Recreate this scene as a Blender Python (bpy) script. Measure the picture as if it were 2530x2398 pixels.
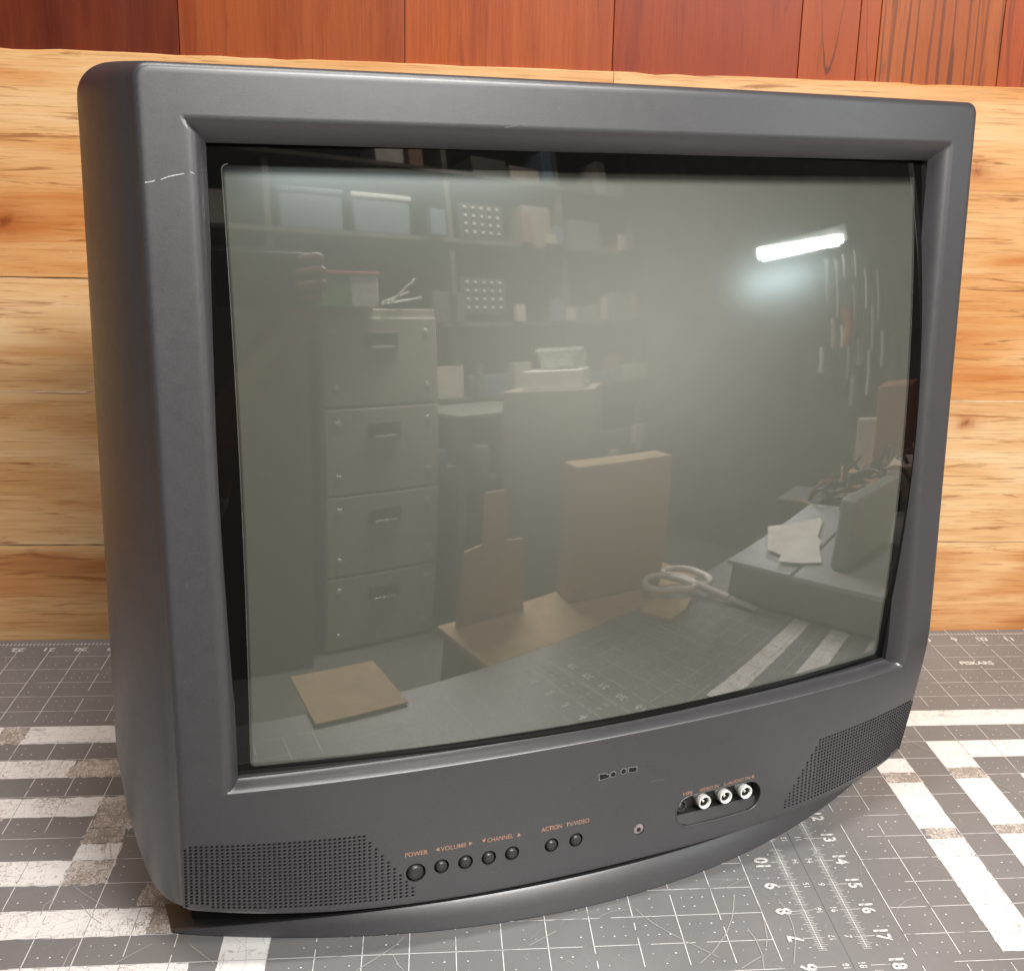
import bpy, bmesh, math, random
from mathutils import Vector, Matrix
for o in list(bpy.data.objects): bpy.data.objects.remove(o)
SC = bpy.context.scene
COL = SC.collection
PI = math.pi
IN = 0.0254

# ------------------------------------------------------------------ camera
cam = bpy.data.cameras.new('camera'); camo = bpy.data.objects.new('camera', cam); COL.objects.link(camo)
cam.sensor_fit = 'HORIZONTAL'; cam.sensor_width = 36.0
cam.lens = 3104.83 / 2530 * 36.0
cam.shift_x = -147.28 / 2530; cam.shift_y = 1.02 / 2530
camo.location = (-0.24368, -1.02415, 0.43636)
camo.rotation_euler = (1.291531, -0.033436, -0.107162)
cam.clip_start = 0.003; cam.clip_end = 60
SC.camera = camo

# ------------------------------------------------------------------ world and lights
world = bpy.data.worlds.new('World'); SC.world = world; world.use_nodes = True
bg = world.node_tree.nodes['Background']
bg.inputs[0].default_value = (0.80, 0.82, 0.86, 1); bg.inputs[1].default_value = 0.16

def area(name, loc, target, size, size_y, power, color):
    l = bpy.data.lights.new(name, 'AREA'); l.shape = 'RECTANGLE'; l.size = size; l.size_y = size_y
    l.energy = power; l.color = color
    o = bpy.data.objects.new(name, l); COL.objects.link(o); o.location = loc
    d = Vector(target) - Vector(loc); o.rotation_euler = d.to_track_quat('-Z', 'Y').to_euler()
    return o
area('ceiling_lamp', (0.72, -2.25, 1.44), (-0.25, -0.35, 0.30), 1.2, 0.30, 78, (1.0, 0.965, 0.93))
area('overhead_lamp', (-0.22, -0.72, 1.42), (-0.28, -0.30, 0.05), 0.9, 0.12, 11, (1.0, 0.965, 0.93))
rl = area('room_fill', (1.1, -2.1, 2.25), (1.0, -2.5, 0), 1.2, 0.3, 60, (1.0, 0.95, 0.88)); rl.data.spread = math.radians(120)  # added fill, brightens the things reflected in the glass
area('side_tube_lamp', (2.44, -1.43, 0.72), (0.0, -0.4, 0.15), 0.5, 0.05, 7, (0.93, 0.98, 1.0))

SC.view_settings.view_transform = 'Standard'; SC.view_settings.look = 'None'
SC.view_settings.exposure = 0.0; SC.view_settings.gamma = 1.0
SC.view_settings.use_curve_mapping = False
SC.cycles.max_bounces = 8; SC.cycles.use_denoising = True
SC.cycles.sample_clamp_indirect = 6

# ------------------------------------------------------------------ tags and object helpers
def tag(o, label=None, cat=None, group=None, kind=None):
    if label: o['label'] = label
    if cat: o['category'] = cat
    if group: o['group'] = group
    if kind: o['kind'] = kind
    return o

def empty(name, loc=(0, 0, 0), rz=0.0, **k):
    o = bpy.data.objects.new(name, None); COL.objects.link(o)
    o.location = loc; o.rotation_euler = (0, 0, rz); o.empty_display_size = 0.05
    return tag(o, **k)

def link(name, me, mats, parent=None, loc=(0, 0, 0), rot=(0, 0, 0)):
    if not isinstance(mats, (list, tuple)): mats = [mats]
    if len(me.materials) == 0:
        for m in mats: me.materials.append(m)
    o = bpy.data.objects.new(name, me); COL.objects.link(o)
    o.location = loc; o.rotation_euler = rot
    if parent: o.parent = parent
    return o

def smooth(me, ang=32):
    for p in me.polygons: p.use_smooth = True
    me.set_sharp_from_angle(angle=math.radians(ang))

def mesh(name, verts, faces, sm=None, mi=None):
    me = bpy.data.meshes.new(name); me.from_pydata([tuple(v) for v in verts], [], faces); me.validate()
    if mi:
        for p, i in zip(me.polygons, mi): p.material_index = i
    if sm: smooth(me, sm)
    return me

def bm_mesh(name, bm, sm=None, recalc=True):
    if recalc: bmesh.ops.recalc_face_normals(bm, faces=bm.faces)
    me = bpy.data.meshes.new(name); bm.to_mesh(me); bm.free()
    if sm: smooth(me, sm)
    return me

def box_bm(bm, lo, hi, bev=0.0, M=None):
    b = bmesh.new(); bmesh.ops.create_cube(b, size=1)
    for v in b.verts:
        v.co = Vector(((lo[i] + hi[i]) / 2 + v.co[i] * (hi[i] - lo[i]) for i in range(3)))
    if bev > 0: bmesh.ops.bevel(b, geom=b.edges[:], offset=bev, segments=3, affect='EDGES', profile=0.5)
    if M is not None: b.transform(M)
    t = bpy.data.meshes.new('t'); b.to_mesh(t); b.free(); bm.from_mesh(t); bpy.data.meshes.remove(t)
    return bm

def box(name, lo, hi, m, parent=None, bev=0.0, M=None, loc=(0, 0, 0), rot=(0, 0, 0)):
    bm = bmesh.new(); box_bm(bm, lo, hi, bev, M); me = bm_mesh(name, bm, 35 if bev else None)
    if bev:
        for p in me.polygons:
            if max(abs(c) for c in p.normal) > .999: p.use_smooth = False
    return link(name, me, m, parent, loc, rot)

def tube(name, pts, r, m, parent=None, n=8, closed=False):
    cu = bpy.data.curves.new(name, 'CURVE'); cu.dimensions = '3D'; cu.bevel_depth = r; cu.bevel_resolution = 2
    cu.use_fill_caps = True
    sp = cu.splines.new('BEZIER'); sp.bezier_points.add(len(pts) - 1)
    for b, p in zip(sp.bezier_points, pts):
        b.co = p; b.handle_left_type = b.handle_right_type = 'AUTO'
    sp.use_cyclic_u = closed; sp.resolution_u = n
    o = bpy.data.objects.new('t', cu); COL.objects.link(o)
    dg = bpy.context.evaluated_depsgraph_get(); dg.update()
    me = bpy.data.meshes.new_from_object(o.evaluated_get(dg)); bpy.data.objects.remove(o)
    smooth(me, 50)
    return link(name, me, m, parent)

def text_mesh(s, size, bold=0.0, extrude=0.0, space=1.0, sx=1.0):
    cu = bpy.data.curves.new('t', 'FONT'); cu.body = s; cu.size = size; cu.offset = bold; cu.extrude = extrude
    cu.align_x = 'LEFT'; cu.space_character = space; cu.resolution_u = 3
    o = bpy.data.objects.new('t', cu); COL.objects.link(o)
    dg = bpy.context.evaluated_depsgraph_get(); dg.update()
    me = bpy.data.meshes.new_from_object(o.evaluated_get(dg)); bpy.data.objects.remove(o)
    me.materials.clear()
    for v in me.vertices: v.co.x *= sx
    return me

# ------------------------------------------------------------------ materials
class N:
    def __init__(s, name):
        s.m = bpy.data.materials.new(name); s.m.use_nodes = True; s.t = s.m.node_tree
        s.b = s.t.nodes['Principled BSDF']; s.out = s.t.nodes['Material Output']
    def n(s, typ, **kw):
        x = s.t.nodes.new(typ)
        for k, v in kw.items():
            if k.startswith('i_'): x.inputs[int(k[2:]) if k[2:].isdigit() else k[2:].replace('_', ' ')].default_value = v
            else: setattr(x, k, v)
        return x
    def l(s, a, b):
        s.t.links.new(a, b)
    def coords(s, scale=(1, 1, 1), loc=(0, 0, 0), rot=(0, 0, 0)):
        tc = s.n('ShaderNodeTexCoord'); mp = s.n('ShaderNodeMapping')
        mp.inputs['Scale'].default_value = scale; mp.inputs['Location'].default_value = loc; mp.inputs['Rotation'].default_value = rot
        s.l(tc.outputs['Object'], mp.inputs[0]); return mp.outputs[0]
    def noise(s, vec, scale=1.0, detail=4, rough=.55, dist=0):
        x = s.n('ShaderNodeTexNoise'); x.inputs['Scale'].default_value = scale; x.inputs['Detail'].default_value = detail
        x.inputs['Roughness'].default_value = rough; x.inputs['Distortion'].default_value = dist
        s.l(vec, x.inputs['Vector']); return x.outputs['Fac']
    def ramp(s, fac, stops, interp='LINEAR'):
        r = s.n('ShaderNodeValToRGB'); e = r.color_ramp; e.interpolation = interp
        while len(e.elements) < len(stops): e.elements.new(0.5)
        for el, (p, c) in zip(e.elements, stops):
            el.position = p; el.color = (c, c, c, 1) if isinstance(c, (int, float)) else (*c, 1)
        s.l(fac, r.inputs[0]); return r.outputs[0]
    def mix(s, fac, a, b, mode='MIX'):
        x = s.n('ShaderNodeMix', data_type='RGBA', blend_type=mode)
        for i, v in ((0, fac), (6, a), (7, b)):
            if hasattr(v, 'default_value'): s.l(v, x.inputs[i])
            elif i == 0: x.inputs[0].default_value = v
            else: x.inputs[i].default_value = (*v, 1)
        return x.outputs[2]
    def math(s, op, a, b=None, c=None):
        x = s.n('ShaderNodeMath', operation=op)
        for i, v in enumerate((a, b, c)):
            if v is None: continue
            if hasattr(v, 'default_value'): s.l(v, x.inputs[i])
            else: x.inputs[i].default_value = v
        return x.outputs[0]
    def bump(s, h, strength=.3, dist=.001):
        x = s.n('ShaderNodeBump'); x.inputs['Strength'].default_value = strength; x.inputs['Distance'].default_value = dist
        s.l(h, x.inputs['Height']); s.l(x.outputs[0], s.b.inputs['Normal']); return x
    def set(s, **k):
        for key, v in k.items():
            i = s.b.inputs[key.replace('_', ' ')]
            if hasattr(v, 'default_value'): s.l(v, i)
            elif isinstance(v, tuple): i.default_value = (*v, 1)
            else: i.default_value = v
        return s

def lin(r, g, b):
    f = lambda c: (c / 255 / 12.92) if c <= 10 else ((c / 255 + .055) / 1.055) ** 2.4
    return (f(r), f(g), f(b))

def plain(name, col, rough=.5, metal=0.0, var=.12, scale=40, spec=.5, emit=None):
    s = N(name); v = s.coords()
    n = s.noise(v, scale, 4)
    c = s.mix(s.ramp(n, [(.3, 0.0), (.7, 1.0)]), tuple(x * (1 - var) for x in col), tuple(min(1, x * (1 + var)) for x in col))
    s.set(Base_Color=c, Roughness=rough, Metallic=metal)
    s.b.inputs['Specular IOR Level'].default_value = spec
    if emit:
        s.b.inputs['Emission Color'].default_value = (*emit[0], 1); s.b.inputs['Emission Strength'].default_value = emit[1]
    return s.m

def plastic(name, col, rough=.46, spec=.5, speck=.10):
    s = N(name); v = s.coords()
    big = s.noise(v, 9, 3); fine = s.noise(v, 1700, 2, .6); mid = s.noise(v, 150, 4, .65)
    c = s.mix(s.ramp(fine, [(.35, 0.), (.65, 1.)]), tuple(x * (1 - speck) for x in col), tuple(x * (1 + speck) for x in col))
    c = s.mix(s.ramp(big, [(.35, 0.), (.7, .35)]), c, tuple(x * 1.25 + .004 for x in col))
    r = s.math('MULTIPLY_ADD', mid, .12, rough - .06)
    s.set(Base_Color=c, Roughness=r); s.b.inputs['Specular IOR Level'].default_value = spec
    s.b.inputs['IOR'].default_value = 1.55
    s.bump(fine, .10, .0002)
    return s.m

M_TV = plastic('charcoal_plastic', (0.034, 0.034, 0.038), .41, 1.0, .26)
M_TVD = plastic('dark_plastic', (0.030, 0.027, 0.026), .5)
M_JACK = plastic('recess_plastic', (0.016, 0.015, 0.015), .5, .4)
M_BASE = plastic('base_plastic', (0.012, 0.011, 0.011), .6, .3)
M_BLACK = plain('black_rubber', (0.006, 0.006, 0.006), .4)
M_HOLE = plain('speaker_cloth', (0.004, 0.004, 0.004), .9)
M_BTN = plastic('button_plastic', (0.026, 0.026, 0.027), .34, .5)
M_INK = plain('tan_ink', lin(160, 124, 102), .6)
M_PALE = plain('scuffed_plastic', (0.42, 0.41, 0.41), .6, 0, .5, 900)
M_NICKEL = plain('nickel', (0.80, 0.78, 0.74), .22, .55)
M_RIM = plain('pale_socket_rim', (.93, .91, .86), .3)
M_WHITE = plain('white_plastic', (0.82, 0.80, 0.76), .4)
M_SENS = plain('sensor_window', (0.24, 0.20, 0.20), .12, 0, .6, 500)

# CRT glass: grey phosphor behind clear glass, plus black matrix border
def glass_mat(name, col, lines):
    s = N(name); tc = s.n('ShaderNodeTexCoord'); sep = s.n('ShaderNodeSeparateXYZ'); s.l(tc.outputs['Object'], sep.inputs[0])
    base = s.n('ShaderNodeRGB'); base.outputs[0].default_value = (*col, 1); c = base.outputs[0]
    if lines:
        w = s.math('SINE', s.math('MULTIPLY', sep.outputs[0], 2 * PI / 0.00095))
        c = s.mix(s.math('MULTIPLY_ADD', w, .5, .5), tuple(x * .93 for x in col), tuple(x * 1.07 for x in col))
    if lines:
        ft = s.ramp(s.math('DIVIDE', s.math('SUBTRACT', 0.4142, sep.outputs[2]), .0065), [(0., 0.), (.25, .12), (1., 1.)], 'EASE')  # top fade paints the bezel's shade into the picture colour
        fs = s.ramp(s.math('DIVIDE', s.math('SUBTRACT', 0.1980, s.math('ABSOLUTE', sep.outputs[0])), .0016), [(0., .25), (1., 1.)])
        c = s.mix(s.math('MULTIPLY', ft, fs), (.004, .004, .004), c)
    d = s.n('ShaderNodeBsdfDiffuse'); s.l(c, d.inputs[0])
    # inner face of the tube: slightly different curvature, blurred by the phosphor grain
    ge = s.n('ShaderNodeNewGeometry'); ad = s.n('ShaderNodeVectorMath', operation='ADD'); ad.inputs[1].default_value = (.015, .004, .034); s.l(ge.outputs['Normal'], ad.inputs[0])
    nm = s.n('ShaderNodeVectorMath', operation='NORMALIZE'); s.l(ad.outputs[0], nm.inputs[0])
    g2 = s.n('ShaderNodeBsdfGlossy'); g2.inputs['Roughness'].default_value = .17; g2.inputs[0].default_value = (.80, .97, 1, 1); s.l(nm.outputs[0], g2.inputs['Normal'])
    g3 = s.n('ShaderNodeBsdfGlossy'); g3.inputs['Roughness'].default_value = .40; ad3 = s.n('ShaderNodeVectorMath', operation='ADD'); ad3.inputs[1].default_value = (-.19, 0, .25); s.l(ge.outputs['Normal'], ad3.inputs[0]); nm3 = s.n('ShaderNodeVectorMath', operation='NORMALIZE'); s.l(ad3.outputs[0], nm3.inputs[0]); s.l(nm3.outputs[0], g3.inputs['Normal']); g3.inputs[0].default_value = (1, .99, .90, 1)  # this lobe's normal is bent to put a broad glow mid-screen
    m9 = s.n('ShaderNodeMixShader'); m9.inputs[0].default_value = .022 if lines else 0.0
    s.l(d.outputs[0], m9.inputs[1]); s.l(g3.outputs[0], m9.inputs[2])
    m0 = s.n('ShaderNodeMixShader'); m0.inputs[0].default_value = .03 if lines else 0.0
    s.l(m9.outputs[0], m0.inputs[1]); s.l(g2.outputs[0], m0.inputs[2])
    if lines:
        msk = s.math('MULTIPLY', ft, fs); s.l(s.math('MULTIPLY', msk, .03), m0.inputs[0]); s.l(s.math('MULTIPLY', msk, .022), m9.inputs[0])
    g = s.n('ShaderNodeBsdfGlossy'); g.inputs['Roughness'].default_value = .024; g.inputs[0].default_value = (1, .98, .95, 1)
    fr = s.n('ShaderNodeFresnel'); fr.inputs[0].default_value = 2.2 if lines else 1.5
    m1 = s.n('ShaderNodeMixShader'); s.l(fr.outputs[0], m1.inputs[0]); s.l(m0.outputs[0], m1.inputs[1]); s.l(g.outputs[0], m1.inputs[2])
    s.l(m1.outputs[0], s.out.inputs['Surface']); return s.m
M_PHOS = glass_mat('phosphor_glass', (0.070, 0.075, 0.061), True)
M_BORD = glass_mat('black_border_glass', (0.004, 0.004, 0.004), False)
M_GEDGE = glass_mat('green_glass_edge', (0.02, 0.045, 0.02), False)

# ------------------------------------------------------------------ wood
def wood(name, axis, stops, fibre=(.2, .1, .04), fleck=.5, seed=0.0, wave=14.0, stripes=None, knots=(), scl=1.0, rough=.42, cath=None):
    """axis 0: grain along x, axis 2: grain along z (object coordinates, metres)"""
    s = N(name); o = 2 if axis == 0 else 0
    def sc(a, b):
        v = [1, 1, 1]; v[axis] = a; v[o] = b; v[1] = 1; return tuple(v)
    off = (seed * 3.1, seed, seed * 1.7)
    v1 = s.coords(sc(1.6 * scl, 9 * scl), off)
    n1 = s.noise(v1, 1.0, 3, .55, .4)
    v2 = s.coords(sc(4, 60), off); n2 = s.noise(v2, 1.0, 5, .65, .2)
    v3 = s.coords(sc(22, 620), off); n3 = s.noise(v3, 1.0, 3, .6)
    tc = s.n('ShaderNodeTexCoord'); sep = s.n('ShaderNodeSeparateXYZ'); s.l(tc.outputs['Object'], sep.inputs[0])
    ring = s.math('SINE', s.math('ADD', s.math('MULTIPLY', n1, wave * 2.2), s.math('MULTIPLY', sep.outputs[o], 60.0)))
    f = s.math('ADD', s.math('MULTIPLY', n1, .50), s.math('ADD', s.math('MULTIPLY', n2, .42), s.math('MULTIPLY', ring, .04)))
    f = s.math('ADD', s.math('MULTIPLY', s.math('SUBTRACT', f, .47), 1.0 if axis == 0 else 1.5), .49)
    col = s.ramp(f, stops)
    col = s.mix(s.math('MULTIPLY', s.ramp(n3, [(.52, 0.), (.68, 1.)]), fleck * .55), col, fibre, 'MIX')
    v4 = s.coords(sc(9, 130), (seed, 3, seed)); n4 = s.noise(v4, 1.0, 4, .7, .6)
    col = s.mix(s.math('MULTIPLY', s.ramp(n4, [(.575, 0.), (.66, 1.)]), fleck), col, tuple(x * .9 for x in fibre))
    if stripes:
        fr, thick, dark, amt, warp = stripes
        v5 = s.coords(sc(2.2, 48), (seed * 2, 1, seed)); n5 = s.noise(v5, 1.0, 3, .6, .2)
        w = s.math('SINE', s.math('ADD', s.math('MULTIPLY', sep.outputs[o], fr), s.math('MULTIPLY', n5, warp)))
        col = s.mix(s.math('MULTIPLY', s.ramp(w, [(1 - thick, 0.), (min(.999, 1 - thick + .18), 1.)]), s.math('MULTIPLY', s.ramp(n2, [(.3, .35), (.6, 1.)]), amt)), col, dark)
    if cath:
        xc, z0c, bw_, ds = cath
        dx = s.math('SUBTRACT', sep.outputs[0], xc); q = s.math('DIVIDE', s.math('MULTIPLY', dx, dx), bw_)
        v7 = s.coords((70, 1, 26), (seed, 0, seed)); n7 = s.noise(v7, 1.0, 3, .6)
        g = s.math('ADD', s.math('SUBTRACT', s.math('SUBTRACT', sep.outputs[2], z0c), q), s.math('MULTIPLY', s.math('SUBTRACT', n7, .5), .022))
        for (cen, wid) in ds:
            li = s.ramp(s.math('DIVIDE', s.math('ABSOLUTE', s.math('SUBTRACT', g, cen)), wid), [(.35, 1.), (1., 0.)])
            col = s.mix(s.math('MULTIPLY', li, .8), col, lin(84, 40, 26))
    hgt = n3
    n4k = s.noise(s.coords((120, 120, 120)), 1.0, 3, .6)
    for (kx, kz, kr, kc) in knots:
        d = s.n('ShaderNodeVectorMath', operation='DISTANCE'); mp = s.n('ShaderNodeMapping')
        mp.inputs['Scale'].default_value = (.62, 0, 1); s.l(tc.outputs['Object'], mp.inputs[0]); s.l(mp.outputs[0], d.inputs[0])
        d.inputs[1].default_value = (kx * .62, 0, kz)
        wob = s.math('ADD', d.outputs['Value'], s.math('MULTIPLY', s.math('SUBTRACT', n4k, .5), kr * 2.6))
        halo = s.ramp(s.math('DIVIDE', wob, kr * 4.5), [(0., 1.), (.22, .7), (.5, .25), (1., 0.)])
        col = s.mix(s.math('MULTIPLY', halo, .8), col, kc)
        rr = s.math('SINE', s.math('MULTIPLY', wob, 6.28 / (kr * .45)))
        core = s.ramp(s.math('DIVIDE', wob, kr), [(.2, 1.), (1., 0.)])
        col = s.mix(s.math('MULTIPLY', core, s.math('MULTIPLY_ADD', rr, .15, .6)), col, (0.16, 0.035, 0.012))
    # small pale dings
    v6 = s.coords(sc(60, 60), (seed, 0, seed)); n6 = s.noise(v6, 1.0, 2, .5)
    col = s.mix(s.math('MULTIPLY', s.ramp(n6, [(.76, 0.), (.79, 1.)]), .45), col, (.80, .62, .45))
    s.set(Base_Color=col, Roughness=s.math('MULTIPLY_ADD', n2, .2, rough - .1)); s.b.inputs['Specular IOR Level'].default_value = .30
    s.bump(s.math('ADD', hgt, s.math('MULTIPLY', n4, .8)), .25, .0005)
    return s.m

PINE = [(.26, lin(150, 80, 36)), (.37, lin(186, 118, 62)), (.46, lin(202, 146, 90)), (.55, lin(212, 168, 116)), (.64, lin(216, 180, 134)), (.78, lin(192, 132, 76))]
KN = lin(150, 72, 26)
PALE = [(.26, lin(172, 108, 58)), (.38, lin(198, 148, 96)), (.48, lin(212, 172, 124)), (.58, lin(220, 188, 146)), (.68, lin(208, 164, 114)), (.80, lin(182, 120, 68))]
TAN = [(.26, lin(160, 96, 50)), (.38, lin(194, 138, 86)), (.50, lin(214, 172, 122)), (.62, lin(222, 186, 142)), (.78, lin(192, 132, 80))]
def pine(name, seed, knots=(), pal=PINE, scl=1.0):
    return wood(name, 0, pal, lin(146, 88, 46), .75, seed, 9, None, knots, scl)

# ------------------------------------------------------------------ mat materials
MATCOL = (0.118, 0.110, 0.106)
def mat_base():
    s = N('grey_cutting_mat'); v = s.coords()
    n = s.noise(v, 7, 5, .6); f = s.noise(v, 220, 4, .6)
    vs = s.coords((5, 160, 1), (0, 0, 0), (0, 0, .5)); st = s.noise(vs, 1.0, 4, .7, .5)
    vt = s.coords((150, 6, 1), (3, 1, 0), (0, 0, -.3)); st2 = s.noise(vt, 1.0, 4, .7, .5)
    c = s.mix(s.ramp(n, [(.3, 0.), (.75, 1.)]), (0.192, 0.188, 0.187), (0.252, 0.248, 0.247))
    sp = s.math('MULTIPLY', s.ramp(f, [(.66, 0.), (.74, 1.)]), .25)
    c = s.mix(sp, c, (.30, .29, .28))
    sc = s.math('MAXIMUM', s.ramp(st, [(.64, 0.), (.72, 1.)]), s.ramp(st2, [(.65, 0.), (.73, 1.)]))
    c = s.mix(s.math('MULTIPLY', sc, .22), c, (.34, .32, .31))
    s.set(Base_Color=c, Roughness=s.math('MULTIPLY_ADD', n, .16, .36)); s.b.inputs['Specular IOR Level'].default_value = .42
    s.bump(s.math('ADD', f, sc), .25, .0003); return s.m
def stripe_mat(name, wear, base=(.93, .92, .90), brown=(0.30, .25, .215), ang=.35):
    s = N(name)
    v = s.coords((300, 620, 1), (0, 0, 0), (0, 0, ang)); a = s.noise(v, 1.0, 3, .65, 1.6)
    v2 = s.coords((900, 260, 1), (4, 2, 0), (0, 0, .9)); b = s.noise(v2, 1.0, 3, .6, 1.2)
    v3 = s.coords(); c3 = s.noise(v3, 34, 4, .6)
    m = s.math('MAXIMUM', a, b); m = s.math('ADD', s.math('MULTIPLY', m, .7), s.math('MULTIPLY', c3, .3))
    t = .78 - .30 * wear
    k = s.ramp(m, [(t, 0.), (t + .05, 1.)])
    col = s.mix(s.ramp(c3, [(.35, 0.), (.7, .35)]), base, tuple(x * .86 for x in base))
    col = s.mix(s.math('MULTIPLY', k, .92), col, brown)
    for sx, sy, an, of in ((14, 60, .6, 1), (70, 12, -.4, 4), (30, 36, 1.2, 7)):
        vk = s.coords((sx, sy, 1), (of, of, 0), (0, 0, an)); cr = s.noise(vk, 1.0, 2, .55, .8)
        li = s.ramp(s.math('ABSOLUTE', s.math('SUBTRACT', cr, .5)), [(.0, 1.), (.0045 + .004 * wear, 0.)])
        col = s.mix(s.math('MULTIPLY', li, s.math('MULTIPLY', c3, .9)), col, tuple(x * .8 for x in brown))
    s.set(Base_Color=col, Roughness=.55); s.bump(m, .55 + .4 * wear, .0007); return s.m
M_MAT = mat_base()
M_ST1 = stripe_mat('white_stripe', .36)
M_ST2 = stripe_mat('scratched_white_stripe', .66, (.95, .93, .90), (.33, .26, .215))
M_ST3 = stripe_mat('worn_through_stripe', .95, (.78, .73, .68), (.34, .285, .24))
def line_mat():
    s = N('printed_white_line'); v = s.coords(); n = s.noise(v, 55, 4, .7)
    c = s.mix(s.ramp(n, [(.34, 0.), (.46, 1.)]), (.30, .29, .28), (.86, .84, .82)); s.set(Base_Color=c, Roughness=.5); return s.m
M_LINE = line_mat()
M_DLINE = plain('grey_line', (.22, .20, .19), .6)
M_SCR = plain('scratch', (.44, .42, .40), .6)
M_LOGO = plain('printed_word_white', (.80, .78, .76), .5)
def num_mat():
    s = N('printed_white'); v = s.coords(); n = s.noise(v, 380, 3, .7)
    c = s.mix(s.ramp(n, [(.40, 0.), (.52, 1.)]), (.36, .35, .34), (.80, .78, .76)); s.set(Base_Color=c, Roughness=.5); return s.m
M_NUM = num_mat()

# =================================================================== WORKBENCH AND WALL
M_BENCH = pine('bench_wood', 7.3)
wb = empty('workbench', (0, 0, 0), label='pale wooden workbench under the two grey cutting mats', cat='workbench')
box('tabletop', (-1.6, -0.643, -0.045), (1.4, 0.010, -0.004), M_BENCH, wb, .003)
for x in (-1.5, 1.3):
    for y in (-.60, -.08): box('leg', (x - .045, y - .045, -.90), (x + .045, y + .045, -.046), M_BENCH, wb, .003)
fl = box('floor', (-4, -5, -.92), (5, 2, -.90), plain('concrete_floor', (.16, .15, .14), .7)); fl['kind'] = 'structure'

WY = 0.012
pw = empty('pine_wall_panel', (0, WY, 0), label='pale knotty pine boards with horizontal grain, behind the television', cat='wooden panel')
KL = [(-.574, .350, .0052, KN)]
PB = [(-1.5, -.1002, .3075, .4783, KL, 1.0, PINE), (-1.5, -.1002, .2158, .3068, [], 2.4, PALE), (-.0998, 1.5, .2158, .4783, [(.208, .411, .0034, KN)], 3.3, PINE),
      (-1.5, 1.5, .0853, .2152, [(.226, .196, .0030, KN)], 4.1, PALE), (-1.5, 1.5, -.003, .0849, [], 5.7, TAN)]
for i, (xa, xb, z0, z1, kn, sd, shf) in enumerate(PB):
    nx = int(60 * (xb - xa)); top = []; bot = []
    r2 = random.Random(20 + i)
    for k in range(nx + 1):
        x = xa + (xb - xa) * k / nx
        w = .00012 * math.sin(k * .9 + i) + .0001 * math.sin(k * 2.3)
        chip = (-r2.random() * .0013 if (z1 > .47 and r2.random() < .14) else 0)
        top.append((x, z1 + w + chip)); bot.append((x, z0 + (w if z0 > 0 else 0)))
    V = []; F = []
    for (xt, zt_), (xb_, zb_) in zip(top, bot):
        V += [(xb_, .019, zb_), (xb_, 0.0, zb_), (xt, 0.0, zt_ - .0009), (xt, .0006, zt_), (xt, .019, zt_)]
    for k in range(nx):
        for j in range(4):
            a = k * 5 + j; F.append((a, a + 5, a + 6, a + 1))
    link('board', mesh('board', V, F), pine('pine_board_%d' % (i + 1), sd, kn, shf, 1.0 + .12 * i), pw)
M_GLUE = plain('pale_joint', (.72, .52, .32), .5, 0, .3, 30)
R = random.Random(31); V = []; F = []
for k in range(120):
    x = -1.2 + k * .02; z = .2155 + .0002 * math.sin(k * .7); h = .00025 + .0005 * R.random()
    seg_ = [(x, -.0004, z - h), (x + .02, -.0004, z - h), (x + .02, -.0004, z + h), (x, -.0004, z + h)]
    n = len(V); V += seg_; F.append((n, n + 1, n + 2, n + 3))
link('joint_line', mesh('joint', V, F), M_GLUE, pw)
M_CRK = plain('dark_joint', (.06, .028, .012), .8)
for z, xa, xb, hh in ((.3071, -1.5, -.1, .00042), (.0851, -1.5, -.1, .00038), (.0851, -.1, 1.5, .00018)):
    V = []; F = []; R = random.Random(int(z * 1e4)); nn = int((xb - xa) / .012)
    hs = [hh * R.uniform(.35, 1.15) for _ in range(nn + 1)]
    for k in range(nn + 1): x = xa + (xb - xa) * k / nn; V += [(x, -.0003, z - hs[k]), (x, -.0003, z + hs[k])]
    F = [(2 * k, 2 * k + 2, 2 * k + 3, 2 * k + 1) for k in range(nn)]
    link('joint_line', mesh('crack', V, F), M_CRK, pw)

rw = empty('red_wood_panel', (0, WY + .0045, 0), label='reddish brown wooden planks with vertical grain above the pine boards', cat='wooden panel')
def ced(name, cols, seed, stripes=None, fleck=.5, cath=None):
    st = [(.25 + .5 * i / (len(cols) - 1), lin(*c)) for i, c in enumerate([(c[0] * .82, c[1] * .72, c[2] * .50) for c in cols])]
    return wood(name, 2, st, lin(96, 44, 26), fleck, seed, 6, stripes, (), 2.6, .4, cath)
CED = [(-1.5, -.72, [(150, 80, 50), (180, 100, 62)], None), (-.72, -.4345, [(96, 38, 28), (112, 50, 36), (142, 66, 44)], None), (-.4345, -.2640, [(150, 76, 50), (178, 100, 68), (160, 84, 54)], None),
       (-.2640, -.1010, [(176, 88, 50), (196, 108, 64), (166, 80, 46)], (900, .5, lin(140, 62, 34), .35, 14)),
       (-.1010, .0500, [(146, 62, 40), (172, 80, 48), (160, 70, 42)], None),
       (.0500, .0980, [(178, 88, 46), (190, 98, 54)], None),
       (.0980, .1150, [(176, 86, 42), (196, 104, 56)], None),
       (.1150, .2180, [(176, 96, 56), (198, 120, 76)], (640, .36, lin(84, 40, 24), .8, 16)),
       (.2180, .46, [(180, 84, 44), (192, 100, 56)], (420, .25, lin(84, 34, 22), .5, 14)), (.46, 1.5, [(150, 76, 50), (178, 100, 68)], None)]
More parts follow.
